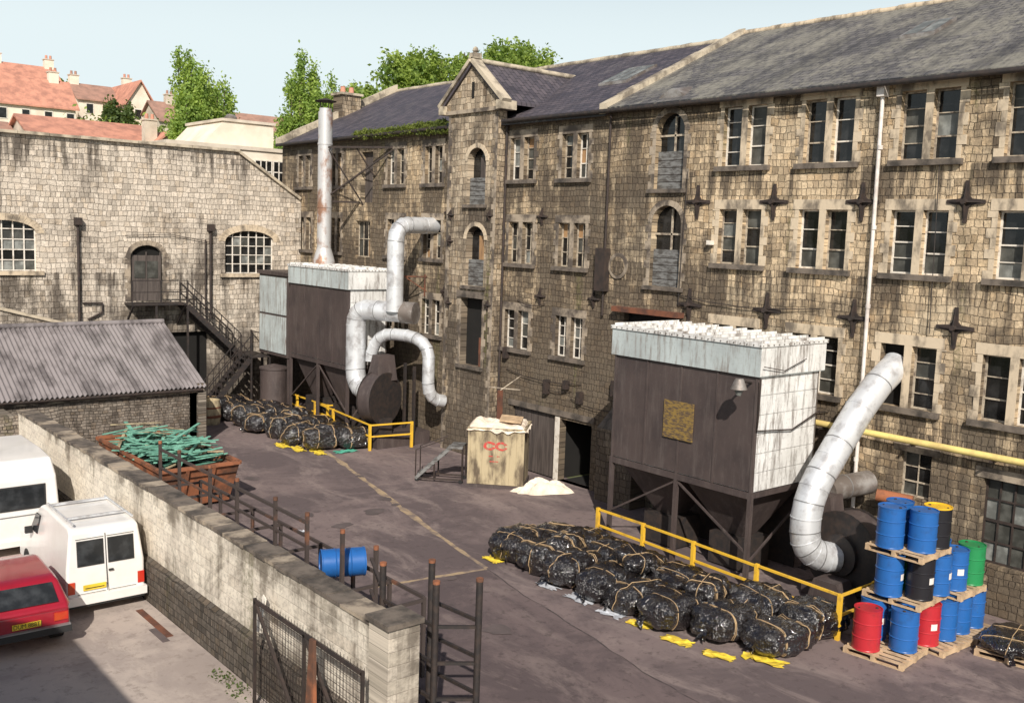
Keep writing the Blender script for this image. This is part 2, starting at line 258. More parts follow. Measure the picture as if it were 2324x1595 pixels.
# ------------------------------------------------------------------ mesh builder
class MB:
    def __init__(s): s.v=[];s.f=[];s.m=[];s.s=[];s.mats=[]
    def mi(s,m):
        if m not in s.mats: s.mats.append(m)
        return s.mats.index(m)
    def face(s,pts,m,sm=False):
        i=len(s.v); s.v+= [tuple(p) for p in pts]; s.f.append(tuple(range(i,i+len(pts)))); s.m.append(s.mi(m)); s.s.append(sm)
    def hexa(s,P,m):
        i=len(s.v); s.v+=[tuple(p) for p in P]
        for q in ((0,3,2,1),(4,5,6,7),(0,1,5,4),(1,2,6,5),(2,3,7,6),(3,0,4,7)):
            s.f.append(tuple(i+k for k in q)); s.m.append(s.mi(m)); s.s.append(False)
    def box(s,a,b,m,T=None):
        x0,y0,z0=a;x1,y1,z1=b
        P=[Vector(p) for p in ((x0,y0,z0),(x1,y0,z0),(x1,y1,z0),(x0,y1,z0),(x0,y0,z1),(x1,y0,z1),(x1,y1,z1),(x0,y1,z1))]
        if T: P=[T@p for p in P]
        s.hexa(P,m)
    def beam(s,p0,p1,w,h,m):
        p0=Vector(p0);p1=Vector(p1);d=(p1-p0);L=d.length;d.normalize()
        up=Vector((0,0,1)) if abs(d.z)<.95 else Vector((1,0,0))
        x=d.cross(up).normalized();y=x.cross(d).normalized()
        P=[]
        for q in (p0,p1):
            for a,b in ((-1,-1),(1,-1),(1,1),(-1,1)): P.append(q+x*a*w/2+y*b*h/2)
        s.hexa(P,m)
    def ring(s,c,x,y,r,n): return [c+x*math.cos(2*math.pi*k/n)*r+y*math.sin(2*math.pi*k/n)*r for k in range(n)]
    def tube(s,pts,r,m,n=14,caps=True,smooth=True):
        pts=[Vector(p) for p in pts]
        rs=r if isinstance(r,(list,tuple)) else [r]*len(pts)
        i0=len(s.v);prev=None
        for k,p in enumerate(pts):
            if k==0:d=pts[1]-p
            elif k==len(pts)-1:d=p-pts[k-1]
            else:d=(pts[k+1]-p).normalized()+(p-pts[k-1]).normalized()
            d.normalize()
            if prev is None:
                up=Vector((0,0,1)) if abs(d.z)<.9 else Vector((0,1,0)); x=d.cross(up).normalized()
            else: x=(prev-d*prev.dot(d)).normalized()
            prev=x;y=d.cross(x)
            s.v+=[tuple(q) for q in s.ring(p,x,y,rs[k],n)]
        mi=s.mi(m)
        for k in range(len(pts)-1):
            for j in range(n):
                a=i0+k*n+j;b=i0+k*n+(j+1)%n
                s.f.append((a,b,b+n,a+n));s.m.append(mi);s.s.append(smooth)
        if caps:
            s.face([s.v[i0+j] for j in range(n)][::-1],m); e=i0+(len(pts)-1)*n; s.face([s.v[e+j] for j in range(n)],m)
    def lathe(s,prof,loc,m,n=24,T=None,mats=None):
        T=T or Matrix.Identity(4); loc=Vector(loc)
        for k in range(len(prof)-1):
            (r0,z0),(r1,z1)=prof[k],prof[k+1]; i=len(s.v)
            for r,z in ((r0,z0),(r1,z1)):
                for j in range(n):
                    a=2*math.pi*j/n; s.v.append(tuple(loc+T@Vector((r*math.cos(a),r*math.sin(a),z))))
            mi=s.mi(mats[k] if mats else m)
            for j in range(n):
                a=i+j;b=i+(j+1)%n; s.f.append((a,b,b+n,a+n));s.m.append(mi);s.s.append(True)
    def prism(s,poly,ext,m,mside=None):
        poly=[Vector(p) for p in poly];ext=Vector(ext);q=[p+ext for p in poly]
        s.face(poly[::-1],m);s.face(q,m)
        for k in range(len(poly)):
            l=(k+1)%len(poly); s.face([poly[k],poly[l],q[l],q[k]],mside or m)
    def obj(s,name,parent=None,bevel=0,loc=None,recalc=True):
        me=bpy.data.meshes.new(name); me.from_pydata(s.v,[],s.f)
        for m in s.mats: me.materials.append(m)
        me.polygons.foreach_set("material_index",s.m); me.polygons.foreach_set("use_smooth",s.s); me.update()
        if recalc:
            bm=bmesh.new();bm.from_mesh(me);bmesh.ops.recalc_face_normals(bm,faces=bm.faces);bm.to_mesh(me);bm.free()
        o=bpy.data.objects.new(name,me);COL.objects.link(o)
        if parent:o.parent=parent
        if loc:o.location=loc
        return o
def empty(name):
    o=bpy.data.objects.new(name,None);COL.objects.link(o);return o
class Plane:
    """wall plane frame: O + u*Uv + v*Z + d*Nv (d inward)"""
    def __init__(s,O,Uv,Nv): s.O=Vector(O);s.U=Vector(Uv);s.N=Vector(Nv);s.Z=Vector((0,0,1))
    def P(s,u,v,d=0): return s.O+s.U*u+s.Z*v+s.N*d
    def pbox(s,mb,u0,u1,v0,v1,d0,d1,m):
        P=[s.P(u0,v0,d0),s.P(u1,v0,d0),s.P(u1,v0,d1),s.P(u0,v0,d1),s.P(u0,v1,d0),s.P(u1,v1,d0),s.P(u1,v1,d1),s.P(u0,v1,d1)]
        mb.hexa(P,m)
    def quoins(s,mb,u,sg,v0,v1,m,d=-.018):
        v=v0;k=random.choice((0,1))
        while v<v1-.02:
            h=min(U(.2,.34),v1-v); w=.13 if k%2 else .24
            a,b=(u-w,u) if sg<0 else (u,u+w)
            s.pbox(mb,a,b,v,v+h-.008,d+U(-.006,.004),-.001,m); v+=h;k+=1
    def wall(s,mb,u0,u1,v0,v1,holes,m,depth=.28):
        us=sorted({u0,u1,*[h[0] for h in holes],*[h[1] for h in holes]}); vs=sorted({v0,v1,*[h[2] for h in holes],*[h[3] for h in holes]})
        us=[u for u in us if u0<=u<=u1]; vs=[v for v in vs if v0<=v<=v1]
        for i in range(len(us)-1):
            for j in range(len(vs)-1):
                cu=(us[i]+us[i+1])/2;cv=(vs[j]+vs[j+1])/2
                if any(h[0]<cu<h[1] and h[2]<cv<h[3] for h in holes): continue
                mb.face([s.P(us[i],vs[j]),s.P(us[i+1],vs[j]),s.P(us[i+1],vs[j+1]),s.P(us[i],vs[j+1])],m)
        for h in holes:
            a,b,c,d=h[:4]; rise=h[4] if len(h)>4 else 0
            sp=d-rise
            mb.face([s.P(a,c),s.P(a,c,depth),s.P(a,sp,depth),s.P(a,sp)],m); mb.face([s.P(b,c),s.P(b,c,depth),s.P(b,sp,depth),s.P(b,sp)],m)
            mb.face([s.P(a,c),s.P(b,c),s.P(b,c,depth),s.P(a,c,depth)],m)
            if rise:
                A=[(( a+b)/2-(b-a)/2*math.cos(math.pi*k/16), sp+rise*math.sin(math.pi*k/16)) for k in range(17)]
                for k in range(16):
                    mb.face([s.P(*A[k]),s.P(*A[k+1]),s.P(*A[k+1],depth),s.P(*A[k],depth)],m)
                    co=(a,d) if k<8 else (b,d)
                    mb.face([s.P(*co),s.P(*A[k]),s.P(*A[k+1])],m)
            else: mb.face([s.P(a,d),s.P(b,d),s.P(b,d,depth),s.P(a,d,depth)],m)
    def arch(s,mb,h,n,w,m,mm=None):
        a,b,c,d,rs=h
        for k in range(n):
            a0=math.pi*k/n;a1=math.pi*(k+.94)/n;cu=(a+b)/2;cv=d-rs;ra=(b-a)/2;ww=w*U(.92,1.08)
            pts=[(cu-ra*math.cos(a0),cv+rs*math.sin(a0)),(cu-ra*math.cos(a1),cv+rs*math.sin(a1)),(cu-(ra+ww)*math.cos(a1),cv+(rs+ww)*math.sin(a1)),(cu-(ra+ww)*math.cos(a0),cv+(rs+ww)*math.sin(a0))]
            mb.prism([s.P(u,v,-.001) for u,v in pts],s.N*-.022,m)
    def window(s,mb,h,nx,ny,fr,dep=.2,fw=.045,pal=(0,0,0,1,1,2),bar=.025):
        a,b,c,d=h[:4]
        s.pbox(mb,a,a+fw,c,d,dep-.04,dep,fr);s.pbox(mb,b-fw,b,c,d,dep-.04,dep,fr)
        s.pbox(mb,a+fw,b-fw,c,c+fw,dep-.041,dep,fr);s.pbox(mb,a+fw,b-fw,d-fw,d,dep-.041,dep,fr)
        for i in range(nx):
            for j in range(ny):
                ua=a+(b-a)*i/nx;ub=a+(b-a)*(i+1)/nx;va=c+(d-c)*j/ny;vb=c+(d-c)*(j+1)/ny
                t=U(-.006,.006)
                mb.face([s.P(ua,va,dep+.012+t),s.P(ub,va,dep+.012-t),s.P(ub,vb,dep+.012-t),s.P(ua,vb,dep+.012+t)],M_g[random.choice(pal)])
        for i in range(1,nx): u=a+(b-a)*i/nx; s.pbox(mb,u-bar/2,u+bar/2,c+fw,d-fw,dep-.03,dep-.004,fr)
        for j in range(1,ny):
            v=c+(d-c)*j/ny; bb=bar*(1.6 if j==ny//2 else 1); s.pbox(mb,a+fw,b-fw,v-bb/2,v+bb/2,dep-.033,dep-.006,fr)

# ------------------------------------------------------------------ camera / light / world
Xc=Vector((2688,175,-2253)).normalized();Yc=Vector((-1911,336,-2253)).normalized();Zc=Xc.cross(Yc).normalized();Yc=Zc.cross(Xc)
cd=bpy.data.cameras.new("camera");cd.sensor_width=36;cd.lens=2253/2324*36;cd.clip_end=3000;cd.clip_start=.2
cam=bpy.data.objects.new("camera",cd);COL.objects.link(cam);S.camera=cam
RM=Matrix((Xc,Yc,Zc))
cam.matrix_world=Matrix.Translation((0,0,8.6))@RM.to_4x4()
trav=Vector((.80,1.0,-.90)).normalized()
sd=bpy.data.lights.new("sun","SUN");sd.energy=5;sd.angle=math.radians(.5);sd.color=(1,.93,.84)
so=bpy.data.objects.new("sun",sd);COL.objects.link(so);so.rotation_euler=trav.to_track_quat('-Z','Y').to_euler();so.location=(-20,-20,40)
w=bpy.data.worlds.new("World");S.world=w;w.use_nodes=True;nt=w.node_tree;bg=nt.nodes["Background"]
sk=nt.nodes.new("ShaderNodeTexSky");sk.sky_type='NISHITA';sk.sun_disc=False
sk.sun_elevation=math.asin(-trav.z);sk.sun_rotation=math.atan2(-trav.x,-trav.y);sk.dust_density=2.0;sk.air_density=1.0;sk.ozone_density=1.0
# pale spring haze low in the sky
tcw=N(nt,"ShaderNodeTexCoord");spw=N(nt,"ShaderNodeSeparateXYZ");nt.links.new(tcw.outputs["Generated"],spw.inputs[0])
hz_=ramp(nt,spw.outputs[2],.16,.44,.97,.0)
nt.links.new(mix(nt,hz_,sk.outputs[0],(10.5,11.9,12.2)),bg.inputs[0]);bg.inputs[1].default_value=.078
S.view_settings.view_transform='Standard';S.view_settings.look='None';S.view_settings.exposure=0

# ------------------------------------------------------------------ ground
mb=MB();mb.face([(-900,-900,-.02),(900,-900,-.02),(900,900,-.02),(-900,900,-.02)],M_grass);mb.obj("ground")
mb=MB();mb.face([(8.2,-5,0),(24,-5,0),(24,46,0),(8.2,46,0)],M_yard);mb.obj("yard_pavement")
mb=MB();mb.face([(8.45,20.3,.003),(12.7,19.65,.003),(15.62,19.17,.003),(15.2,17.2,.003),(14.75,14.4,.003),(14.4,12.6,.003),(14.1,2,.003),(8.45,2,.003)],M_yard2);mb.obj("pavement_repair")
mb=MB();mb.face([(-20,-5,.0),(8.2,-5,.0),(8.2,46,.0),(-20,46,.0)],M_park);mb.obj("car_park_pavement")
def strip(name,pts,w,m,z=.004,jit=.0):
    mb=MB();P=[Vector((p[0],p[1],z)) for p in pts];Q=[]
    for k in range(len(P)-1):
        n=max(1,int((P[k+1]-P[k]).length/.35))
        for j in range(n): Q.append(P[k].lerp(P[k+1],j/n)+Vector((U(-jit,jit),U(-jit,jit),0)))
    Q.append(P[-1]); L=[];Rr=[]
    for k,q in enumerate(Q):
        d=(Q[min(k+1,len(Q)-1)]-Q[max(k-1,0)]).normalized();n=Vector((-d.y,d.x,0)); ww=w*U(.5,1.4)/2
        L.append(q+n*ww);Rr.append(q-n*ww)
    for k in range(len(Q)-1): mb.face([L[k],Rr[k],Rr[k+1],L[k+1]],m)
    return mb.obj(name)
strip("pavement_seam",[(19.0,34.5),(18.6,32.0),(16.3,22.4),(15.65,19.2)],.2,M_seam,.006,.015)
strip("pavement_seam",[(11.0,20.0),(12.7,19.65),(15.62,19.15)],.14,M_seam,.007,.015)
strip("pavement_crack",[(15.6,19.1),(15.2,17.2),(14.75,14.4),(14.4,12.6),(14.15,10)],.035,M_crack,.008,.03)
for k in range(16):
    mb=MB();cx,cy=U(10,18),U(10,33);n=14;rx,ry=U(.1,.5),U(.1,.35)
    mb.face([(cx+rx*math.cos(2*math.pi*j/n)*U(.6,1.2),cy+ry*math.sin(2*math.pi*j/n)*U(.6,1.2),.010+.0006*k) for j in range(n)],M_stain);mb.obj("oil_stain")

# ------------------------------------------------------------------ MILL
mill=empty("stone_mill_building")
F=Plane((23.5,0,0),(0,1,0),(1,0,0)); TX=Plane((23.1,0,0),(0,1,0),(1,0,0))
walls=MB();wins=MB();trim=MB()
T=[]; 
for y in (9.05,11.66,14.4,17.12): T.append((y,y+1.48,10.72,12.40,'n'))
for y in (24.17,26.92): T.append((y,y+1.3,10.5,12.0,'f'))
for y,wd in ((32.42,1.2),(35.14,1.25),(40.21,.85),(43.1,1.2)): T.append((y,y+wd,10.45,11.93,'f'))
for y in (9.05,11.7,14.4,17.1): T.append((y,y+1.48,7.92,9.5,'n'))
for y in (24.15,26.85): T.append((y,y+1.33,7.5,9.0,'f'))
for y,wd in ((32.4,1.2),(35.05,1.25),(40.24,.8),(43.0,1.2)): T.append((y,y+wd,7.45,9.0,'f'))
for y in (9.1,11.7,14.4,17.1): T.append((y,y+1.48,4.58,6.15,'n'))
for y in (24.1,26.9): T.append((y,y+1.35,4.38,5.8,'w'))
for y,wd in ((32.35,1.25),(35.1,1.2),(37.8,1.2),(40.2,1.2)): T.append((y,y+wd,4.35,5.8,'w'))
holes=[]
for (a,b,c,d,k) in T:
    md=(a+b)/2;hw=.1
    duct=(k=='n' and abs(a-11.7)<.01 and c<5)
    for (p,q) in ((a,md-hw),(md+hw,b)):
        holes.append((p,q,c,d))
        fr={'n':M_frameo,'f':M_frameo,'w':M_frame}[k]
        if duct and p>12: 
            F.pbox(wins,p,q,c,d,.24,.26,M_dark)
        else:
            if R()<.3: fr=M_frame
            pal=(0,0,0,0,1,1,2) if k=='n' else ((0,0,0,1,2,3) if k=='f' else (0,0,1,2))
            F.window(wins,(p,q,c,d),2 if (k!='n' and R()<.5) else 1,random.choice((3,4)),fr,pal=pal)
    tm=M_dress if k=='n' else M_dressd
    e=.001
    F.pbox(trim,a-.18,b+.18,d,d+.27,-.025,-e,tm)
    F.quoins(trim,a,-1,c,d,tm);F.quoins(trim,b,1,c,d,tm);F.pbox(trim,md-hw,md+hw,c,d,-.022,-e,tm)
    F.pbox(trim,a-.2,b+.2,c-.14,c,-.13,-e,M_sill)
arch=[(20.05,21.2,10.1,12.4,.55),(20.0,21.2,7.1,9.6,.55)]
for h in arch:
    holes.append(h)
    F.pbox(wins,h[0],h[1],h[2],h[2]+1.15,.15,.2,M_greydoor)
    for j in range(1,5): F.pbox(wins,h[0],h[1],h[2]+.22*j,h[2]+.22*j+.015,.14,.15,M_iron)
    F.pbox(wins,h[0],h[1],h[2]+1.15,h[3],.26,.28,M_g[0]);F.pbox(wins,h[0]+.5,h[0]+.56,h[2]+1.15,h[3]-.1,.18,.22,M_frameo)
    F.pbox(wins,h[0],h[1],h[2]+1.6,h[2]+1.66,.18,.22,M_frameo)
    F.arch(trim,h,14,.18,M_dressd)
    F.quoins(trim,h[0],-1,h[2],h[3]-.55,M_dressd);F.quoins(trim,h[1],1,h[2],h[3]-.55,M_dressd)
    F.pbox(trim,h[0]-.2,h[1]+.2,h[2]-.12,h[2],-.12,-.001,M_sill)
G_=[(37.55,38.5,9.7,11.9),(37.7,38.9,7.3,8.9),(19.9,22.2,4.2,6.2),(25.3,27.6,0,2.3),(23.45,25.0,0,2.2),(11.6,12.4,2.35,3.5),(8.6,10.3,1.2,3.25),(5.5,7.6,1.2,3.25)]
holes+=G_
F.pbox(wins,37.55,38.5,9.7,11.9,.2,.24,M_door);F.window(wins,(37.7,38.9,7.3,8.9),3,2,M_frameo,pal=(0,1,3))
F.pbox(wins,19.9,22.2,4.2,6.2,.24,.28,M_dark)
F.pbox(trim,19.7,22.5,6.2,6.36,-.3,-.001,M_rust)
for i in range(12): F.pbox(wins,25.3+i*.1917,25.3+(i+1)*.1917-.012,0,2.3,.1,.14,M_door)
F.pbox(wins,25.3,27.6,0,2.3,.145,.16,M_dark);F.pbox(wins,25.03,25.25,0,2.25,-.03,-.001,M_frame)
F.pbox(trim,23.3,27.8,2.3,2.5,-.06,-.001,M_sill)
F.pbox(wins,23.2,25.2,-.1,2.4,2.4,2.5,M_dark);F.pbox(wins,23.2,25.2,2.35,2.45,.285,2.4,M_dark);F.pbox(wins,23.2,23.25,0,2.4,.285,2.4,M_dark);F.pbox(wins,25.15,25.2,0,2.4,.285,2.4,M_dark)
F.pbox(wins,23.5,24.95,.005,.012,.285,2.4,M_dark)
F.window(wins,G_[5],2,3,M_frameo);F.window(wins,G_[6],5,4,M_iron,pal=(0,1,1,2,1),bar=.04);F.window(wins,G_[7],5,4,M_iron,pal=(0,1,1,2),bar=.04)
F.pbox(trim,8.4,10.5,3.25,3.5,-.03,-.001,M_dressd);F.pbox(trim,11.4,12.6,3.5,3.7,-.03,-.001,M_dressd)
F.wall(walls,3,46,0,12.62,holes,M_fac)
trim.tube([F.P(22.55,7.65,-.001),F.P(22.55,7.65,-.05)],.42,M_dressd,24);trim.tube([F.P(22.55,7.65,-.05),F.P(22.55,7.65,-.07)],.3,M_fac,24)
F.pbox(trim,22.95,23.4,6.8,8.2,-.25,-.001,M_iron)
walls.face([(23.5,46,0),(37,46,0),(37,46,12.6),(30.1,46,16),(23.5,46,12.6)],M_facx);walls.face([(23.5,3,0),(37,3,0),(37,3,12.6),(30.1,3,16),(23.5,3,12.6)],M_facx);walls.face([(37,3,0),(37,46,0),(37,46,12.6),(37,3,12.6)],M_fac)
trim.box((22.8,20.9,0),(23.49,22.5,2.4),M_tow)
trim.prism([(22.8,20.9,2.4),(23.49,20.9,2.4),(23.49,20.9,3.0)],(0,1.6,0),M_sill)
th=[(29.15,30.25,9.6,11.7,.5),(29.1,30.2,6.55,8.8,.5),(29.1,30.4,3.5,6.1)]
TX.wall(walls,28.5,31.5,0,13.1,th,M_tow,.32)
walls.face([(23.1,28.5,0),(23.5,28.5,0),(23.5,28.5,13.1),(23.1,28.5,13.1)],M_facx);walls.face([(23.1,31.5,0),(23.5,31.5,0),(23.5,31.5,13.1),(23.1,31.5,13.1)],M_facx)
walls.prism([(23.05,28.35,13.1),(23.05,31.65,13.1),(23.05,31.65,13.35),(23.05,30.0,14.72),(23.05,28.35,13.35)],(.5,0,0),M_tow)
TX.pbox(trim,28.3,31.7,12.98,13.12,-.1,.39,M_dressd)
TX.pbox(trim,29.9,30.05,13.5,14.1,-.065,-.055,M_dark)
for h in th:
    TX.pbox(wins,h[0],h[1],h[2],h[3],.3,.32,M_dark if h[2]<4 else M_g[0])
    if h[2]>4:
        TX.pbox(wins,h[0],h[1],h[2],h[2]+1.0,.14,.18,M_greydoor)
        for j in range(1,6): TX.pbox(wins,h[0],h[1],h[2]+.17*j,h[2]+.17*j+.012,.13,.14,M_iron)
        TX.pbox(wins,h[0]+.05,h[0]+.55,h[2]+1.0,h[3]-.35,.2,.22,M_g[3] if h[2]<8 else M_door)
        TX.arch(trim,h,12,.17,M_dress)
    else: TX.quoins(trim,h[0],-1,h[2],h[3],M_dressd);TX.quoins(trim,h[1],1,h[2],h[3],M_dressd)
    TX.pbox(trim,h[0]-.15,h[1]+.15,h[2]-.12,h[2],-.12,-.001,M_sill)
TX.quoins(trim,28.5,1,0,12.95,M_dressd,-.012);TX.quoins(trim,31.5,-1,0,12.95,M_dressd,-.012)
TX.pbox(wins,29.1,29.5,3.5,4.6,.2,.26,M_rust);TX.pbox(trim,29.0,30.6,6.1,6.35,-.1,-.001,M_sill)
walls.obj("walls",mill,recalc=False);wins.obj("windows",mill);trim.obj("stone_trim",mill)
rf=MB()
def zr(x,e=0): return 12.68+(x-23.3)*(16.0-12.68)/6.8+e
def roofs(y0,y1,e,m):
    rf.hexa([(23.22,y0,12.64+e-.1),(30.1,y0,16.0+e-.1),(30.1,y1,16.0+e-.1),(23.22,y1,12.64+e-.1),(23.22,y0,12.64+e),(30.1,y0,16.0+e),(30.1,y1,16.0+e),(23.22,y1,12.64+e)],m)
    rf.hexa([(30.1,y0,15.9+e),(37.2,y0,12.5+e),(37.2,y1,12.5+e),(30.1,y1,15.9+e),(30.1,y0,16.0+e),(37.2,y0,12.6+e),(37.2,y1,12.6+e),(30.1,y1,16.0+e)],m)
roofs(2.8,23.2,.06,M_slR);roofs(23.2,45.7,-.1,M_slL)
for y in (23.25,45.9):
    n=9
    for k in range(n):
        xa=23.15+6.95*k/n;xb=23.15+6.95*(k+1)/n-.02;d=U(-.015,.015)
        za=lambda x:12.5+(x-23.15)*3.4/6.95
        rf.hexa([(xa,y-.15,za(xa)),(xb,y-.15,za(xb)),(xb,y+.15,za(xb)),(xa,y+.15,za(xa)),(xa,y-.15,za(xa)+.34+d),(xb,y-.15,za(xb)+.34+d),(xb,y+.15,za(xb)+.34+d),(xa,y+.15,za(xa)+.34+d)],M_coping)
y=2.8
while y<45.6:
    z=16.06 if y<23 else 15.9
    rf.tube([(30.1,y,z+U(-.015,.015)),(30.1,min(y+.58,45.7),z+U(-.015,.015))],.11,M_coping if y>23 else M_dress,8);y+=.6
for s,ye in ((-1,28.2),(1,31.8)):
    rf.hexa([(22.95,30,14.72),(28.2,30,14.72),(25.2,ye,13.2),(22.95,ye,13.2),(22.95,30,14.84),(28.2,30,14.84),(25.2,ye,13.32),(22.95,ye,13.32)],M_slL)
    rf.beam((23.08,30+s*.06,14.88),(23.08,30+s*1.95,13.3),.42,.14,M_coping)
    rf.box((22.88,30+s*1.75-.16,13.0),(23.6,30+s*1.75+.16,13.32),M_coping)
rf.tube([(22.95,30,14.9),(28.2,30,14.9)],.1,M_coping,8)
rf.box((22.95,29.85,14.95),(23.3,30.15,15.15),M_coping);rf.lathe([(.05,0),(.12,.08),(.08,.2),(.0,.25)],(23.12,30,15.15),M_coping,10)
rf.tube([(23.12,2.8,12.62),(23.12,15,12.58),(23.12,28.3,12.58)],.07,M_black,8);rf.tube([(23.12,31.7,12.56),(23.12,45.9,12.5)],.07,M_black,8)
def sky_l(x0,x1,y0,y1,e):
    P=lambda x,y,d:(x,y,zr(x,e)+d)
    rf.hexa([P(x0,y0,.0),P(x1,y0,.0),P(x1,y1,.0),P(x0,y1,.0),P(x0,y0,.09),P(x1,y0,.09),P(x1,y1,.09),P(x0,y1,.09)],M_galvd)
    n=2 if y1-y0<1.3 else 3
    for i in range(n):
        a=y0+.06+(y1-y0-.06)*i/n;b=y0+(y1-y0-.06)*(i+1)/n
        rf.face([P(x0+.07,a,.096),P(x1-.07,a,.096),P(x1-.07,b,.096),P(x0+.07,b,.096)],M_g[2])
sky_l(26.6,27.8,14.1,15.1,.06);sky_l(26.3,27.9,25.3,26.7,-.1)
rf.prism([(23.6+.0,20.2+1.1*k/8,zr(23.6)+.28*math.sin(math.pi*k/8)+.03) for k in range(9)],(1.0,0,.2),M_galvd)
rf.obj("roof",mill)
ch=MB();ch.box((26.5,45.4,14),(27.6,46.3,15.3),M_facx);ch.box((26.4,45.3,15.3),(27.7,46.4,15.42),M_coping)
for x in (26.8,27.3): ch.lathe([(.15,0),(.12,.3),(.14,.34),(.0,.34)],(x,45.85,15.42),M_tile,12)
ch.obj("chimney",mill)
ti=MB()
def cross(y,z,s,big=True,X=23.5):
    a=.5*s;t=.045*s;c=.095*s
    pts=[(t,a),(c*.8,c*1.6),(c*1.6,c*.8),(a,t),(a,-t),(c*1.6,-c*.8),(c*.8,-c*1.6),(t,-a),(-t,-a),(-c*.8,-c*1.6),(-c*1.6,-c*.8),(-a,-t),(-a,t),(-c*1.6,c*.8),(-c*.8,c*1.6),(-t,a)]
    ti.prism([(X-.002,y+u*.92,z+v) for u,v in pts],(-.05,0,0),M_iron)
    ti.prism([(X-.05,y-.015,z-a*.9),(X-.05,y-.015,z+a*.9),(X-.15,y-.015,z+.06),(X-.15,y-.015,z-.06)],(0,.03,0),M_iron)
    ti.prism([(X-.05,y-a*.83,z-.015),(X-.05,y+a*.83,z-.015),(X-.15,y+.06,z-.015),(X-.15,y-.06,z-.015)],(0,0,.03),M_iron)
    ti.tube([(X-.0,y,z),(X-.2,y,z)],.065*s,M_iron,10)
for y,z in ((19.4,9.7),(16.7,9.7),(14.0,9.7),(11.3,9.7),(8.5,9.7),(19.5,6.62),(16.7,6.68),(14.0,6.7),(11.3,6.7),(8.5,6.7)): cross(y,z,1.0)
for y,z in ((26.35,9.2),(23.6,6.5),(26.3,6.4),(31.9,9.3),(32.0,6.2)): cross(y,z,.6)
for y,z in ((31.2,9.2),(28.8,9.2),(31.2,8.2),(28.75,5.9),(31.2,5.8)): cross(y,z,.4,X=23.1)
ti.obj("tie_plates",mill)
pi=MB()
pi.tube([(23.38,13.6,12.55),(23.38,13.55,5.0),(23.38,13.55,.1)],.05,M_wpipe,10);pi.box((23.25,13.5,12.3),(23.49,13.7,12.6),M_wpipe)
for z in (3,5,7,9,11): pi.tube([(23.38,13.56,z),(23.38,13.56,z+.1)],.065,M_wpipe,10)
pi.tube([(23.2,15.4,3.85),(23.2,3,3.8)],.085,M_ypipe,12)
for y in (14.5,12,10,8): pi.box((23.1,y,3.7),(23.5,y+.05,3.74),M_iron)
pi.tube([(23.4,23.1,12.5),(23.4,23.1,6.0)],.04,M_iron,8)
pi.tube([(23.4,28.35,12.6),(23.4,28.35,.2)],.05,M_iron,8);pi.tube([(23.42,31.75,12.5),(23.42,31.75,3)],.05,M_iron,8)
for (y,z,l) in ((26.0,3.3,1.5),(22.5,3.1,1.4),(16.5,4.2,2),(27.5,6.2,1.5),(28,3.6,4),(24.5,3.0,2.5),(20,6.9,5)):
    pi.tube([(23.45,y,z),(23.4,y-l*.25,z-.13),(23.4,y-l*.5,z-.18),(23.4,y-l*.75,z-.14),(23.45,y-l,z-.05)],.013,M_black,5)
for y,z,l in ((25.6,3.0,.5),(23.9,2.9,.4),(24.6,3.3,.3),(22.3,3.4,.5),(27.9,4.0,.4)): pi.box((23.3,y,z),(23.49,y+.18,z+l),M_iron)
pi.tube([(23.42,12.0,10.6),(23.42,11.9,6.5)],.012,M_black,5);pi.tube([(23.42,19.9,6.6),(23.42,19.8,10.6)],.012,M_black,5)
pi.box((23.3,18.7,8.45),(23.48,18.85,8.58),M_frame)
pi.obj("wall_pipes",mill)
def leaves(name,centers,sig,per,size,m,parent=None):
    C=np.array(centers,float);n=len(C)*per
    c=np.repeat(C,per,0)+np.random.randn(n,3)*np.array(sig)
    nr=np.random.randn(n,3);nr/=np.linalg.norm(nr,axis=1)[:,None]
    t=np.cross(nr,np.random.randn(n,3));t/=np.linalg.norm(t,axis=1)[:,None];b=np.cross(nr,t)
    s=(size*(.6+.8*np.random.rand(n)))[:,None]
    V=np.empty((n,4,3));V[:,0]=c-t*s;V[:,1]=c-b*s*.6;V[:,2]=c+t*s;V[:,3]=c+b*s*.6
    me=bpy.data.meshes.new(name);me.vertices.add(n*4);me.vertices.foreach_set("co",V.reshape(-1))
    me.loops.add(n*4);me.loops.foreach_set("vertex_index",np.arange(n*4,dtype=np.int32))
    me.polygons.add(n);me.polygons.foreach_set("loop_start",np.arange(0,n*4,4,dtype=np.int32));me.polygons.foreach_set("loop_total",np.full(n,4,dtype=np.int32))
    me.materials.append(m);me.update();me.validate()
    o=bpy.data.objects.new(name,me);COL.objects.link(o)
    if parent:o.parent=parent
    return o
leaves("gutter_moss",[(23.15+U(-.04,.12),y,12.6+U(-.12,.14)*(1 if y>34 else 1.6)) for y in [U(31.8,38.5) for _ in range(420)]],(.05,.12,.05),14,.05,M_moss,mill)

# ------------------------------------------------------------------ END BUILDING (workshop)
ws=empty("stone_workshop_building");wl=MB();ww=MB()
E=Plane((0,44,0),(1,0,0),(0,1,0))
eh=[(8.9,11.45,6.35,8.4,.5),(19.6,22.05,6.25,8.25,.5),(15.25,16.7,5.05,7.5,.55),(16.2,18.8,.0,3.6)]
E.wall(wl,-12,20.2,0,11.85,eh,M_end)
wl.face([E.P(*p) for p in [(22.05,0),(23.49,0),(23.49,9.8),(22.05,10.68)]],M_end)
wl.face([E.P(20.2,0),E.P(22.05,0),E.P(22.05,6.25),E.P(20.2,6.25)],M_end);wl.face([E.P(20.2,8.25),E.P(22.05,8.25),E.P(22.05,10.68),E.P(20.2,11.85)],M_end)
x=-12
while x<20.2: wl.box((x,43.82,11.86),(min(x+1.18,20.25),44.4,11.98+U(-.01,.01)),M_coping);x+=1.2
wl.beam((20.15,44.1,11.93),(23.4,44.1,9.88),.5,.12,M_coping)
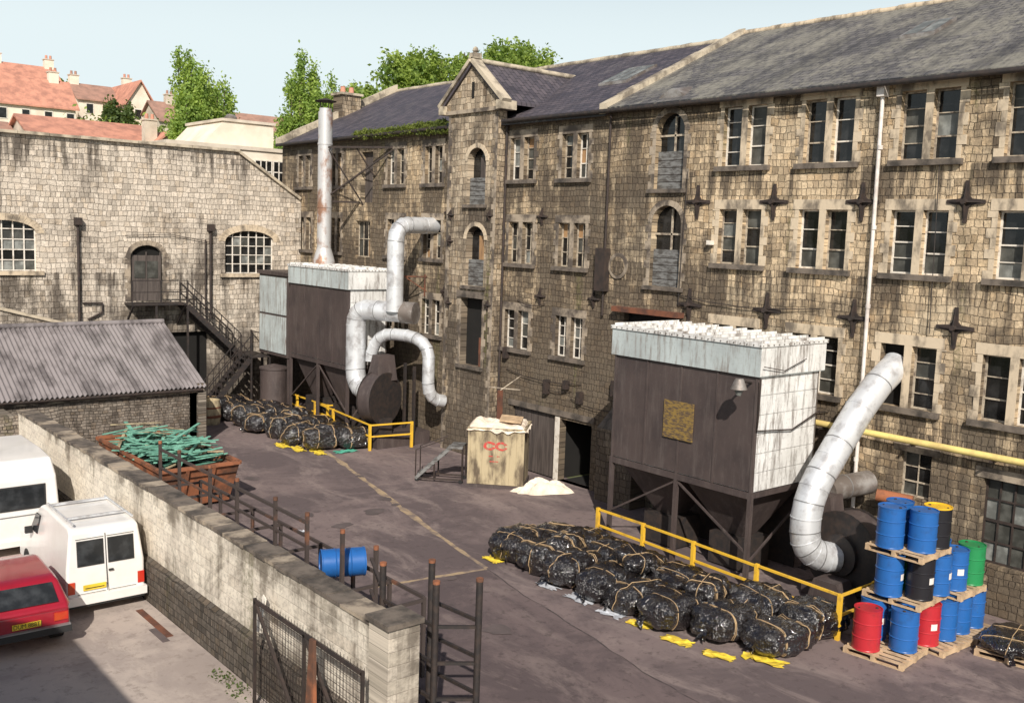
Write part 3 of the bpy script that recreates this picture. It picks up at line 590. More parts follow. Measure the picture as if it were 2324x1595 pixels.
wl.box((-12,44.4,0),(20.2,49,11.7),M_end)
for hh in (eh[0],eh[1]):
    a,b,c,d,rs=hh
    E.pbox(ww,a,b,c,d,.22,.25,M_g[0])
    n=6
    for i in range(n+1): 
        u=a+.03+(b-a-.06)*i/n; top=d-rs+rs*math.sqrt(max(0,1-((u-(a+b)/2)/((b-a)/2))**2)); E.pbox(ww,u-.025,u+.025,c,top,.14,.18,M_frame)
    for j in range(5): v=c+.03+.42*j; E.pbox(ww,a,b,v-.02,v+.02,.145,.185,M_frame)
    for i in range(n):
        for j in range(4):
            if R()<.4: E.pbox(ww,a+(b-a)*i/n,a+(b-a)*(i+1)/n,c+.42*j,c+.42*(j+1),.2,.21,M_g[random.choice((1,2,1))])
    E.arch(ww,hh,17,.3,M_dress)
    E.pbox(ww,a-.25,b+.25,c-.16,c,-.12,-.001,M_dress)
a,b,c,d,rs=eh[2]
E.pbox(ww,a,b,c,d,.2,.25,M_dark);E.pbox(ww,a+.1,b-.1,c,d-.45,.12,.18,M_door);E.pbox(ww,a+.2,(a+b)/2-.05,c+1.0,c+1.75,.1,.12,M_g[1]);E.pbox(ww,(a+b)/2+.05,b-.2,c+1.0,c+1.75,.1,.12,M_g[1])
for uu in (a+.1,(a+b)/2,b-.1): E.pbox(ww,uu-.03,uu+.03,c,d-.3,.09,.12,M_door)
E.arch(ww,eh[2],12,.22,M_dressd)
E.quoins(ww,a,-1,c,d-rs,M_dressd);E.quoins(ww,b,1,c,d-rs,M_dressd)
E.pbox(ww,16.2,18.8,0,3.6,.24,.27,M_dark)
for x,z0,z1 in ((13.05,4.1,8.3),(18.85,4.2,8.2)):
    ww.tube([(x,43.88,z1),(x,43.88,z0)],.06,M_iron,10);ww.box((x-.14,43.72,z1),(x+.14,43.98,z1+.3),M_iron)
ww.tube([(13.2,43.9,5.0),(14.0,43.9,5.0),(14.0,43.9,4.6),(13.4,43.9,4.3)],.04,M_iron,8)
ww.tube([(18.6,43.88,7.8),(18.6,43.88,4.4)],.04,M_iron,8)
ww.tube([(15,43.9,7.9),(17,43.9,8.0),(18.8,43.9,7.7)],.015,M_iron,6)
wl.obj("walls",ws,recalc=False);ww.obj("windows_and_door",ws)
rw=MB();rw.prism([(4,42.9,0),(13.0,42.9,0),(13.0,42.9,3.95),(4,42.9,6.5)],(0,.5,0),M_end);rw.hexa([(4,42.8,6.5),(13.05,42.8,3.95),(13.05,43.5,3.95),(4,43.5,6.5),(4,42.8,6.62),(13.05,42.8,4.07),(13.05,43.5,4.07),(4,43.5,6.62)],M_coping);rw.obj("raking_stone_wall")

st=MB()
st.box((14.95,42.95,4.92),(17.4,43.95,5.0),M_black)
for x in (14.95,16.2,17.4): st.beam((x,42.97,5),(x,42.97,6.0),.05,.05,M_black)
for z in (5.5,6.0): st.beam((14.95,42.97,z),(17.4,42.97,z),.04,.04,M_black)
for x in (15.0,17.3): st.beam((x,43.0,4.9),(x,43.95,4.0),.07,.07,M_black)
def flight(x0,z0,x1,z1,y0,y1,n):
    for yy in (y0,y1):
        st.beam((x0,yy,z0-.08),(x1,yy,z1-.08),.06,.24,M_black);st.beam((x0,yy,z0+.95),(x1,yy,z1+.95),.04,.04,M_black);st.beam((x0,yy,z0+.5),(x1,yy,z1+.5),.03,.03,M_black)
        for k in range(9): 
            t=k/8;x=x0+(x1-x0)*t;z=z0+(z1-z0)*t;st.beam((x,yy,z),(x,yy,z+.95),.03,.03,M_black)
    for k in range(n): t=(k+.5)/n;x=x0+(x1-x0)*t;z=z0+(z1-z0)*t;st.box((x-.13,y0,z-.02),(x+.13,y1,z+.01),M_black)
flight(17.4,4.95,19.9,2.6,42.98,43.9,12)
st.box((19.9,41.9,2.52),(20.9,43.9,2.6),M_black)
for (x,y) in ((19.95,41.95),(20.85,41.95),(20.85,43.85)): st.beam((x,y,0),(x,y,3.6),.07,.07,M_black)
st.beam((20.85,41.95,3.55),(20.85,43.85,3.55),.04,.04,M_black)
flight(19.9,2.55,17.7,.1,41.95,42.85,12)
for x in (16.0,17.4): st.beam((x,43.0,0),(x,43.0,4.9),.08,.08,M_black)
st.obj("iron_fire_stair")
bx=MB();bx.lathe([(0,0),(.62,0),(.62,2.1),(.66,2.12),(.66,2.2),(.0,2.35)],(20.6,41.0,0),M_brown,20);bx.obj("dark_storage_tank")
bx=MB();bx.lathe([(0,0),(.42,0),(.47,.35),(.47,.7),(.42,1.05),(.38,1.05),(.38,.9),(0,.9)],(17.3,40.4,0),M_crate,18);bx.lathe([(.475,.3),(.482,.34),(.482,.4),(.475,.42)],(17.3,40.4,0),M_rust,18);bx.lathe([(.47,.7),(.476,.72),(.47,.78)],(17.3,40.4,0),M_rust,18);bx.obj("wooden_barrel")
bx=MB();bx.box((18.3,41.5,.45),(19.3,42.0,.55),M_rust)
for x in (18.35,19.25):
    for y in (41.55,41.95): bx.box((x-.03,y-.03,0),(x+.03,y+.03,.45),M_rust)
bx.obj("low_bench")

cb=empty("cream_flat_roofed_building");m=MB();m.box((20.0,52,0),(28.5,60,12.6),M_cream);m.box((19.9,51.9,12.6),(28.6,60.1,12.8),M_creamd)
m.prism([(22.3,53,12.8),(26.5,53,12.8),(26.5,53,14.1),(23.6,53,14.2)],(0,5,0),M_cream);m.box((23.4,52.9,14.15),(26.6,58.1,14.3),M_creamd)
m.lathe([(.3,0),(.35,.25),(.2,.4),(0,.4)],(24.6,54.5,14.3),M_galvd,12)
m.obj("walls",cb)
m=MB();Q=Plane((0,52,0),(1,0,0),(0,1,0))
for a,b in ((24.9,25.9),(26.0,27.0)):
    Q.pbox(m,a,b,10.9,12.1,-.02,-.01,M_g[0])
    for k in range(4): u=a+(b-a)*k/3;Q.pbox(m,u-.03,u+.03,10.9,12.1,-.05,-.021,M_frame)
    for k in range(3): v=10.9+.6*k;Q.pbox(m,a-.03,b+.03,v-.03,v+.03,-.053,-.022,M_frame)
m.obj("windows",cb)

# ------------------------------------------------------------------ shed
sh=empty("stone_shed");m=MB()
m.box((3.0,36.9,0),(15.3,37.2,2.25),M_shed)
m.prism([(15.3,36.9,0),(15.3,41.2,0),(15.3,41.2,4.2),(15.3,40.9,4.25),(15.3,36.9,2.2)],(-.3,0,0),M_shedy)
m.box((3.0,40.9,0),(15,41.2,4.1),M_shed)
m.box((15.28,36.75,0),(15.6,37.1,2.4),M_shedy)
m.beam((3,36.87,2.1),(15.3,36.87,2.1),.1,.12,M_dressd)
m.tube([(3,36.68,2.24),(9,36.68,2.2),(15.4,36.68,2.17)],.06,M_iron,8)
m.obj("walls",sh)
v=[];f=[];nx=int((15.55-2.9)/.17*6);rows=6
for j in range(rows+1):
    t=j/rows
    for i in range(nx+1):
        x=2.9+(15.55-2.9)*i/nx; z=2.28+t*2.1+.04*math.sin(2*math.pi*i/6)+(.02 if j%2 else 0)+.02*noise.noise(Vector((x*.5,j,0))); v.append((x,36.6+t*4.4,z))
for j in range(rows):
    for i in range(nx): a=j*(nx+1)+i;f.append((a,a+1,a+nx+2,a+nx+1))
me=bpy.data.meshes.new("roof");me.from_pydata(v,[],f);me.materials.append(M_corr)
for p in me.polygons:p.use_smooth=True
o=bpy.data.objects.new("corrugated_roof",me);COL.objects.link(o);o.parent=sh
m=MB();m.tube([(2.9,41.0,4.42),(9,41.0,4.40),(15.55,41.0,4.42)],.11,M_corr,8);m.hexa([(2.9,41.1,4.36),(15.5,41.1,4.36),(15.5,43,3.6),(2.9,43,3.6),(2.9,41.1,4.4),(15.5,41.1,4.4),(15.5,43,3.64),(2.9,43,3.64)],M_corr);m.obj("roof_ridge",sh)
m=MB();m.box((7.0,33.2,0),(8.4,33.5,2.4),M_shed);m.box((8.0,33.5,0),(8.4,36.9,2.0),M_shedy);m.obj("low_stone_wall")

# ------------------------------------------------------------------ boundary block wall
bw=empty("concrete_block_boundary_wall");m=MB()
m.box((8.0,12.55,0),(8.42,33.2,2.5),M_block)
m.box((7.93,12.0,0),(8.5,12.55,2.62),M_blockx)
m.box((7.86,12.75,0),(7.998,33.0,.88),M_plinth)
m.prism([(7.86,12.75,.881),(7.997,12.75,.881),(7.997,12.75,.97)],(0,20.2,0),M_plinth)
y=12.6
while y<33.1:
    L=.45;dz=U(-.015,.015);m.box((7.96+U(-.015,.015),y,2.5+.001),(8.46+U(-.015,.015),y+L-.012,2.575+dz),M_sill if R()<.55 else M_dressd);y+=L
m.box((7.88,11.95,2.621),(8.55,12.6,2.70),M_sill)
m.obj("wall_blocks",bw)
g=MB();gx=7.55
for p0,p1 in (((gx,12.1,.1),(gx,12.1,2.05)),((gx,15.7,.1),(gx,15.7,2.05)),((gx,12.1,2.0),(gx,15.7,2.0)),((gx,12.1,.15),(gx,15.7,.15)),((gx,13.9,.1),(gx,13.9,2.0)),((gx,13.9,.15),(gx,15.7,2.0)),((gx,12.1,.15),(gx,13.9,2.0))): g.beam(p0,p1,.05,.05,M_iron)
n=36
for i in range(n+1):
    y=12.1+3.6*i/n; g.beam((gx+.03,y,.12),(gx+.03,y,2.09),.006,.006,M_iron)
for j in range(16): z=.15+.125*j; g.beam((gx+.035,12.1,z),(gx+.035,15.7,z),.006,.006,M_iron)
g.obj("wire_mesh_gate")
g=MB();g.hexa([(7.28,13.05,0),(7.34,13.05,0),(7.34,13.45,0),(7.28,13.45,0),(7.42,13.38,2.1),(7.48,13.38,2.1),(7.48,13.5,2.1),(7.42,13.5,2.1)],M_skip);g.obj("rusty_gate_stop")
g=MB();g.hexa([(7.7,15.75,1.35),(7.72,15.75,1.35),(7.72,16.1,1.3),(7.7,16.1,1.3),(7.8,15.8,1.95),(7.82,15.8,1.95),(7.82,15.9,2.0),(7.8,15.9,2.0)],M_frame);g.obj("pale_offcut_sheet")
g=MB()
ys=[25.6,24.3,22.4,20.9,19.0,17.6,16.2,15.0]
for y in ys:
    g.beam((9.6,y,0),(9.6,y,2.75),.07,.07,M_rustrail);g.beam((10.7,y,0),(10.7,y,1.6),.07,.07,M_rustrail);g.beam((9.6,y,1.55),(10.7,y,1.55),.06,.06,M_rustrail)
    g.tube([(9.6,y,2.75),(9.6,y,2.82)],.05,M_skip,8)
g.beam((9.6,17.6,2.6),(9.6,25.6,2.6),.06,.06,M_rustrail);g.beam((9.6,17.6,2.1),(9.6,25.6,2.1),.05,.05,M_rustrail);g.beam((9.6,15.0,1.6),(9.6,25.6,1.6),.06,.06,M_rustrail);g.beam((10.7,15,1.6),(10.7,25.6,1.6),.06,.06,M_rustrail)
g.obj("rusty_stillage_rack")
g=MB()
for (x,y,zt) in ((8.85,13.6,3.0),(9.35,12.9,3.15),(8.9,12.15,3.1),(9.45,11.75,3.15)):
    g.tube([(x,y,0),(x,y,zt)],.055,M_black,10);g.tube([(x,y,zt),(x,y,zt+.05)],.06,M_skip,10)
for z in (.6,1.2,1.8,2.4): 
    g.beam((8.85,13.6,z),(8.9,12.15,z),.05,.05,M_black);g.beam((9.35,12.9,z+.1),(9.45,11.75,z+.1),.05,.05,M_black);g.beam((8.9,12.15,z),(9.45,11.75,z),.05,.05,M_black)
g.beam((8.85,13.6,2.6),(9.5,15.0,2.6),.05,.05,M_rustrail);g.beam((8.85,13.6,2.0),(9.5,15.0,2.0),.05,.05,M_rustrail)
g.obj("steel_rack_frame")

# ------------------------------------------------------------------ drums
def drum(x,y,z,mt,lid=None,T=None,name="steel_drum"):
    m=MB();r=.288
    pr=[(0,.015),(r-.02,.015),(r-.02,0),(r+.004,0),(r+.004,.02),(r-.002,.03),(r-.002,.27),(r+.012,.285),(r-.002,.30),(r-.002,.57),(r+.012,.585),(r-.002,.60),(r-.002,.85),(r+.006,.86),(r+.006,.885),(r-.015,.885),(r-.015,.865),(0,.865)]
    ms=[mt]*17
    if lid:
        for k in range(12,17): ms[k]=lid
    m.lathe(pr,(0,0,0),mt,28,mats=ms);m.lathe([(.03,.865),(.03,.885),(0,.885)],(.17,.05,0),M_iron,8);m.lathe([(.02,.865),(.02,.88),(0,.88)],(-.19,-.05,0),M_iron,8)
    if R()<.5 and T is None:
        a0=U(3.6,4.6)
        for k in range(4): a,b=a0+k*.13,a0+(k+1)*.13;m.face([((r+.001)*math.cos(a),(r+.001)*math.sin(a),.36),((r+.001)*math.cos(b),(r+.001)*math.sin(b),.36),((r+.001)*math.cos(b),(r+.001)*math.sin(b),.5),((r+.001)*math.cos(a),(r+.001)*math.sin(a),.5)],M_wpipe)
        rot=Matrix.Identity(4)
    else: rot=Matrix.Rotation(U(0,6),4,'Z')
    o=m.obj(name); o.matrix_world=Matrix.Translation((x+U(-.02,.02),y+U(-.02,.02),z))@(T or rot)
    return o
def pallet(x,y,z,rot=0,s=1.15,name="wooden_pallet"):
    m=MB()
    for i in range(7): a=-s/2+i*(s-.1)/6;m.box((a,-s/2+U(-.01,.01),.118),(a+.1,s/2+U(-.01,.01),.138),M_wood)
    for i in (-1,0,1): m.box((-s/2,i*(s/2-.05)-.045,.02),(s/2,i*(s/2-.05)+.045,.117),M_wood)
    for i in (-1,0,1): m.box((i*(s/2-.05)-.05,-s/2,0),(i*(s/2-.05)+.05,s/2,.019),M_wood)
    o=m.obj(name);o.matrix_world=Matrix.Translation((x,y,z))@Matrix.Rotation(rot,4,'Z');return o
pallet(19.35,10.2,0,.1,1.3);pallet(20.75,9.9,0,-.05,1.25);pallet(21.95,9.75,0,.02,1.1)
zb=.14
for x,y,mt in ((18.95,10.45,M_red),(19.65,10.7,M_blue),(19.55,9.95,M_blue),(20.3,9.85,M_red),(20.9,9.75,M_blue),(21.55,9.75,M_blue),(22.15,9.75,M_blue),(20.4,10.5,M_blue),(21.1,10.4,M_green),(21.8,10.4,M_blue)):
    drum(x,y,zb,mt)
pallet(20.15,10.3,1.03,.05,1.3);pallet(21.5,10.0,1.03,0,1.2)
for x,y,mt in ((19.7,10.45,M_blue),(20.05,9.95,M_dblack),(20.68,9.85,M_blue),(21.3,9.8,M_blue),(21.95,9.75,M_green),(20.4,10.55,M_green),(21.1,10.5,M_dblack),(21.7,10.4,M_blue)): drum(x,y,1.17,mt)
pallet(20.15,10.3,2.06,.02,1.3)
for x,y,mt,l in ((19.75,10.5,M_blue,None),(20.05,9.95,M_blue,None),(20.62,9.95,M_dblack,M_dyel),(20.3,10.65,M_blue,None)): drum(x,y,2.2,mt,l)
drum(9.60,17.05,1.89,M_blue,None,Matrix.Rotation(math.radians(-22),4,'Z')@Matrix.Rotation(math.radians(90),4,'Y'))

# ------------------------------------------------------------------ bales
def sgnp(v,e): return math.copysign(abs(v)**e,v)
def bale(x,y,z,lx,ly,lz,rot,name="wrapped_bale",far=False):
    sd_=Vector((U(0,100),U(0,100),U(0,100)));nu,nv=(56,30) if not far else (30,16)
    sx=[-lx*U(.18,.28),lx*U(.16,.28)]
    e=U(.42,.6); tp=U(.75,1.0)
    def disp(p):
        nn=noise.fractal(p*1.8+sd_,1,2,3)*.12
        w=p*4.0+sd_; w=w+noise.noise_vector(w*.5)*1.3
        nn+=-.05+ (1-abs(noise.noise(w))*2.6)*.045
        for s in sx: nn-=.05*math.exp(-((p.x-s)/.07)**2)
        return nn
    def shape(p,extra=0):
        tz=1-(1-tp)*abs(p.x/(lx/2))**2
        q=p.copy(); q.z*=tz if q.z>0 else 1; q.y*=(1-(1-tp)*.5*abs(p.x/(lx/2))**2)
        q+=p.normalized()*(disp(p)+extra)
        q.z=max(q.z,-lz/2*.98)
        return q
    m=MB()
    for j in range(nv+1):
        b=-math.pi/2+math.pi*j/nv
        for i in range(nu):
            a=2*math.pi*i/nu
            m.v.append(tuple(shape(Vector((lx/2*sgnp(math.cos(b),e)*sgnp(math.cos(a),e),ly/2*sgnp(math.cos(b),e)*sgnp(math.sin(a),e),lz/2*sgnp(math.sin(b),.7))))))
    mi=m.mi(M_bag)
    for j in range(nv):
        for i in range(nu):
            a=j*nu+i;b=j*nu+(i+1)%nu;m.f.append((a,b,b+nu,a+nu));m.m.append(mi);m.s.append(True)
    r_=.010 if not far else .013
    def strap(pts):
        pts.append(pts[0]);pts.append(pts[1]); m.tube(pts,r_,M_straw,5,caps=False)
    for xx in sx:
        for off in ((0,.04) if R()<.5 else (0,)):
            P=[];ph=U(0,6)
            for k in range(26):
                t=2*math.pi*k/26
                xr=min(.97,abs(xx)/(lx/2)); cb_=(1-xr**(2/e))**(e/2)
                P.append(shape(Vector((xx+off+.03*math.sin(t+ph),ly/2*cb_*sgnp(math.cos(t),e),lz/2*sgnp(math.sin(t),.7))),.008))
            strap(P)
    if R()<.55:
        P=[]
        for k in range(26):
            t=2*math.pi*k/26;P.append(shape(Vector((lx/2*sgnp(math.cos(t),e),.03*math.sin(t*2),lz/2*sgnp(math.sin(t),.7))),.01))
        strap(P)
    for s in (-1,1):
        if R()<.8:
            b=Vector((s*lx*.44,U(-.2,.2),U(-.2,.1)*lz));
            for k in range(4):
                d=Vector((s*U(.1,.25),U(-.2,.2),U(-.25,.1)));m.face([b,b+d,b+d+Vector((U(-.05,.05),U(.06,.14),U(-.08,.08))),b+Vector((0,.1,.03))],M_bag)
    o=m.obj(name);o.matrix_world=Matrix.Translation((x,y,z+lz/2))@Matrix.Rotation(rot,4,'Z')@Matrix.Rotation(U(-.06,.06),4,'X')@Matrix.Rotation(U(-.05,.05),4,'Y')
    return o
for i in range(8):
    y=19.35-i*1.1
    x0=16.8 if i<6 else 16.8+(i-5)*.4
    bale(x0+U(-.1,.1),y,0,U(1.5,1.75),U(1.12,1.28),U(.64,.82),U(-.25,.25))
    bale(x0+1.4+U(-.05,.05),y+.15+U(-.1,.1),0,U(1.4,1.6),U(1.1,1.25),U(.64,.82),U(-.25,.25))
bale(17.6,20.1,.0,1.3,1.0,.6,.1);bale(17.7,16.0,.5,1.2,.9,.5,1.2);bale(17.6,13.7,.5,1.1,.85,.5,.3);bale(17.3,18.0,.5,1.2,.85,.45,.2)
for (x,y) in ((18.2,42.0),(19.2,42.3),(18.5,40.7),(19.6,40.5),(18.4,39.2),(19.6,39.0),(18.3,37.8),(19.6,37.5),(18.6,36.4),(19.8,36.0),(18.6,35.0),(19.9,34.7),(18.8,33.7),(20.0,33.3)):
    bale(x+.15,y,0,U(1.4,1.6),U(1.15,1.35),U(.75,.95),U(-.3,.3),far=True)
def scrap(x,y,z,s,mt,name,rt=None):
    m=MB();n=7;v=[[Vector(((i/n-.5)*s*U(.8,1.2),(j/n-.5)*s*.45*U(.7,1.3),.014+abs(noise.noise(Vector((i*.7+x,j*.7+y,z))))*.09)) for i in range(n+1)] for j in range(n+1)]
    rt=U(0,3) if rt is None else rt
    for j in range(n):
        for i in range(n): m.face([v[j][i],v[j][i+1],v[j+1][i+1],v[j+1][i]],mt)
    o=m.obj(name,recalc=False);o.matrix_world=Matrix.Translation((x,y,z))@Matrix.Rotation(rt,4,'Z');return o
for x,y,s_ in ((16.15,19.6,.6),(16.12,14.3,.6),(16.12,13.2,.7),(16.25,12.2,.7),(16.85,11.5,.9)): scrap(x,y,0,s_,M_yscrap,"yellow_plastic_sheet",1.6+U(-.3,.3))
for x,y in ((16.08,16.2),(16.05,15.1),(16.05,17.3)): scrap(x,y,0,U(.5,.8),M_wscrap,"pale_plastic_sheet",1.6)
for x,y in ((17.9,34.9),(18.1,34.0),(18.5,33.1)): scrap(x,y,0,.9,M_yscrap,"yellow_plastic_sheet",1.4)
scrap(19.5,32.7,0,.9,M_gscrap,"green_plastic_sheet",0);scrap(13.2,24.5,0,.3,M_wscrap,"pale_plastic_sheet")
pallet(21.6,8.5,0,.2,1.3)
bale(21.6,8.5,.14,1.7,1.3,.35,.2,name="wrapped_sheet_stack")

# ------------------------------------------------------------------ yellow rails
def rail(name,pts,h=1.0,rails=(.55,1.0)):
    m=MB()
    for x,y in pts: m.box((x-.045,y-.045,0),(x+.045,y+.045,h+.04),M_yellow)
    for k in range(len(pts)-1):
        a,b=pts[k],pts[k+1]
        for z in rails: m.beam((a[0],a[1],z),(b[0],b[1],z+U(-.02,.02)),.05,.055,M_yellow)
    m.obj(name)
rail("yellow_guard_rail",[(19.5,19.05),(19.45,17.3),(19.35,15.5),(19.25,13.5),(19.1,11.2),(20.5,11.2)])
rail("yellow_guard_rail",[(21.3,42.6),(21.15,39.8),(21.1,37.0),(21.7,36.9)]);rail("yellow_guard_rail",[(21.0,37.9),(20.8,36.0),(20.35,32.4),(22.1,32.1)])

# ------------------------------------------------------------------ filter units
def filter_unit(name,x0,x1,y0,y1,zb,zc,zt,hop):
    p=empty(name);m=MB()
    m.box((x0+.12,y0+.12,zb),(x1-.12,y1-.12,zc),M_white)
    m.box((x0+.08,y0+.12,zb+.02),(x0+.118,y1-.12,zc),M_brown)
    n=4
    for i in range(n+1): y=y0+.12+(y1-y0-.24)*i/n;m.box((x0+.055,y-.03,zb),(x0+.079,y+.03,zc),M_brown)
    nz=6
    for j in range(nz):
        a=zb+(zc-zb)*j/nz;b=zb+(zc-zb)*(j+1)/nz
        m.box((x0+.155,y0+.09,a+.012),(x1-.155,y0+.119,b-.010),M_white)
    m.box((x0+.08,y0+.085,zb),(x0+.15,y0+.13,zc),M_brown);m.box((x1-.15,y0+.085,zb),(x1-.1,y0+.13,zc),M_galvd)
    m.obj("housing",p)
    m=MB();m.box((x0,y0,zc+.001),(x1,y1,zt),M_capgrey)
    m.box((x0+.0,y0-.008,zc+.02),(x1,y0-.001,zt-.08),M_white)
    m.box((x0-.04,y0-.04,zt-.07),(x1+.04,y1+.04,zt-.001+.02),M_white)
    k=int((y1-y0)/.5)
    for i in range(k+1): y=y0+.05+(y1-y0-.1)*i/k;m.box((x0+.05,y-.02,zt+.02),(x1-.05,y+.02,zt+.08),M_white)
    for i in range(26): y=y0+(y1-y0)*i/25;m.tube([(x0-.06,y,zt-.025),(x0-.04,y,zt-.025)],.018,M_galvd,6)
    for i in range(14): x=x0+(x1-x0)*i/13;m.tube([(x,y0-.06,zt-.025),(x,y0-.04,zt-.025)],.018,M_galvd,6)
    m.obj("cap",p)
    m=MB()
    xs=(x0+.1,x1-.1);ys=[y0+.12,(y0+y1)/2,y1-.12]
    for x in xs:
        for y in ys: m.beam((x,y,0),(x,y,zb),.11,.11,M_brown);m.box((x-.12,y-.12,0),(x+.12,y+.12,.03),M_brown)
    m.beam((x0+.1,y0+.12,zb-.09),(x0+.1,y1-.12,zb-.09),.1,.16,M_brown);m.beam((x1-.1,y0+.12,zb-.09),(x1-.1,y1-.12,zb-.09),.1,.16,M_brown)
    m.beam((x0+.1,y0+.12,zb-.08),(x1-.1,y0+.12,zb-.08),.1,.14,M_brown)
    m.beam((x0+.1,ys[0],zb*.35),(x0+.1,ys[1],zb-.2),.05,.05,M_brown);m.beam((x0+.1,ys[2],zb*.35),(x0+.1,ys[1],zb-.2),.05,.05,M_brown)
    m.beam((x0+.1,y0+.12,.6),(x1-.1,y0+.12,zb-.3),.05,.05,M_brown)
    for a,b in ((y0+.2,(y0+y1)/2-.05),((y0+y1)/2+.05,y1-.2)):
        c=(a+b)/2;xm=(x0+x1)/2
        m.hexa([(xm-.3,c-.3,hop),(xm+.3,c-.3,hop),(xm+.3,c+.3,hop),(xm-.3,c+.3,hop),(x0+.2,a,zb-.02),(x1-.2,a,zb-.02),(x1-.2,b,zb-.02),(x0+.2,b,zb-.02)],M_brown)
        m.box((xm-.5,c-.6,.05),(xm+.5,c+.6,hop-.01),M_black)
    m.box((x1-.35,y0+.3,.02),(x1-.3,y1-.3,zb-.2),M_black)
    m.obj("frame_and_hoppers",p)
    return p
fn=filter_unit("dust_filter_unit",20.0,22.78,14.3,19.3,2.43,5.33,6.13,.9)
m=MB()
m.box((20.02,16.3,3.35),(20.055,17.3,4.35),M_sign)
m.obj("notice_plate",fn)
m=MB();m.tube([(20.1,14.6,5.15),(19.6,14.5,5.25),(19.45,14.45,5.22)],.03,M_black,8);m.lathe([(0,.18),(.10,.17),(.13,.1),(.20,-.08),(.17,-.08),(0,.05)],(19.4,14.45,5.15),M_galvd,14);m.lathe([(.09,0),(.1,-.1),(.06,-.2),(0,-.22)],(19.4,14.45,5.12),M_g[2],12);m.obj("floodlight",fn)
m=MB();m.tube([(19.98,14.25,5.3),(20.05,14.3,4.4),(20.06,14.33,4.0),(21.5,14.3,3.9),(22.6,14.25,4.3)],.02,M_iron,6);m.tube([(20.02,14.2,5.6),(20.9,14.22,5.45),(21.8,14.22,5.7)],.012,M_black,6);m.obj("conduits",fn)
ff=filter_unit("dust_filter_unit",20.6,22.6,34.6,39.7,3.0,6.1,6.9,1.2)
m=MB();m.box((20.7,39.9,2.7),(22.5,42.7,6.35),M_brown);m.box((20.6,39.85,6.35),(22.6,42.8,6.5),M_brown)
for i in range(2):
    for j in range(2): m.box((20.66,40.05+i*1.32,2.85+j*1.75),(20.699,41.28+i*1.32,4.5+j*1.75),M_capgrey)
for x in (20.8,22.4):
    for y in (40.0,42.6): m.beam((x,y,0),(x,y,2.7),.1,.1,M_brown)
m.obj("side_cabinet",ff)
def arc(p0,pc,p1,n=6):
    p0,pc,p1=Vector(p0),Vector(pc),Vector(p1);return [p0*(1-t)**2+pc*2*t*(1-t)+p1*t*t for t in [k/n for k in range(n+1)]]
def duct(m,pts,r,mt=None,rings=True,n=20):
    mt=mt or M_galv
    P=[Vector(p) for p in pts]
    m.tube(P,r,mt,n)
    if rings:
        for k in range(len(P)-1):
            d=(P[k+1]-P[k]);L=d.length;d.normalize()
            q=P[k];m.tube([q-d*.012,q+d*.012],r+.012,M_galvring if k%2 else mt,n)
            s=.9
            while s<L-.3: m.tube([q+d*(s-.012),q+d*(s+.012)],r+.010,mt,n);s+=.9
def fan(m,c,r,w,ax,mt):
    c=Vector(c);ax=Vector(ax).normalized();m.tube([c-ax*w/2,c+ax*w/2],r,mt,28,smooth=True);m.tube([c-ax*(w/2+.02),c-ax*w/2],r+.05,M_black,28);m.tube([c+ax*w/2,c+ax*(w/2+.02)],r+.05,M_black,28);m.tube([c-ax*(w/2+.12),c-ax*w/2],r*.5,M_black,20)
    m.box((c.x-.3,c.y-.5,0),(c.x+.3,c.y+.5,c.z-r*.75),M_black)
dn=empty("extraction_duct_and_fan");m=MB()
pts=[Vector((23.75,12.85,5.6)),Vector((23.0,12.9,5.15)),Vector((22.3,12.95,4.55)),Vector((21.55,13.0,3.75))]+arc((21.2,13.0,3.4),(20.55,13.05,2.8),(20.45,13.05,2.1),4)+arc((20.45,13.05,1.75),(20.4,13.0,1.1),(21.15,12.6,1.1),6)
duct(m,pts,.36);m.obj("duct",dn)
m=MB();duct(m,[(21.7,13.3,2.5),(22.3,13.2,2.55),(23.1,13.0,2.6)],.3,M_galvd);m.tube([(23.0,12.7,2.35),(23.3,11.9,2.3)],.16,M_skip,14)
fan(m,(21.45,12.45,1.2),1.0,.6,(1,-.1,0),M_brown);m.hexa([(21.2,12.7,1.3),(21.75,12.7,1.3),(21.75,13.4,1.2),(21.2,13.4,1.2),(21.2,12.9,2.5),(21.75,12.9,2.5),(21.75,13.5,2.5),(21.2,13.5,2.5)],M_brown)
m.box((21.0,11.4,0),(22.4,13.4,.28),M_brown);m.box((21.85,12.0,.3),(22.6,12.6,.9),M_black);m.prism([(20.4,11.7,0),(20.4,12.9,0),(20.4,12.7,.7),(20.4,12.1,.7)],(.6,0,0),M_brown);m.obj("fan",dn)
df=empty("extraction_duct_and_fan");m=MB()
duct(m,[(21.5,32.6,5.4)]+arc((21.5,32.6,8.1),(21.5,32.6,8.72),(22.1,32.7,8.75),4)+[(23.6,33.0,8.77)],.33)
duct(m,[(22.0,32.3,5.35),(21.3,33.4,5.35)]+arc((21.1,34.0,5.35),(20.9,34.45,5.3),(20.9,34.45,4.7),4)+arc((20.9,34.45,2.9),(20.9,34.4,2.1),(21.0,33.6,2.1),5),.40)
m.tube([(21.8,32.5,5.35),(22.1,32.0,5.35)],.43,M_galvd,18)
duct(m,[(21.3,33.9,3.3)]+arc((21.3,33.9,3.6),(21.4,33.7,4.45),(21.7,32.9,4.45),4)+arc((21.9,32.3,4.45),(22.2,31.3,4.4),(22.2,31.2,3.7),4)+arc((22.2,31.2,2.7),(22.2,31.2,2.0),(22.9,31.1,1.95),4),.24)
m.obj("duct",df)
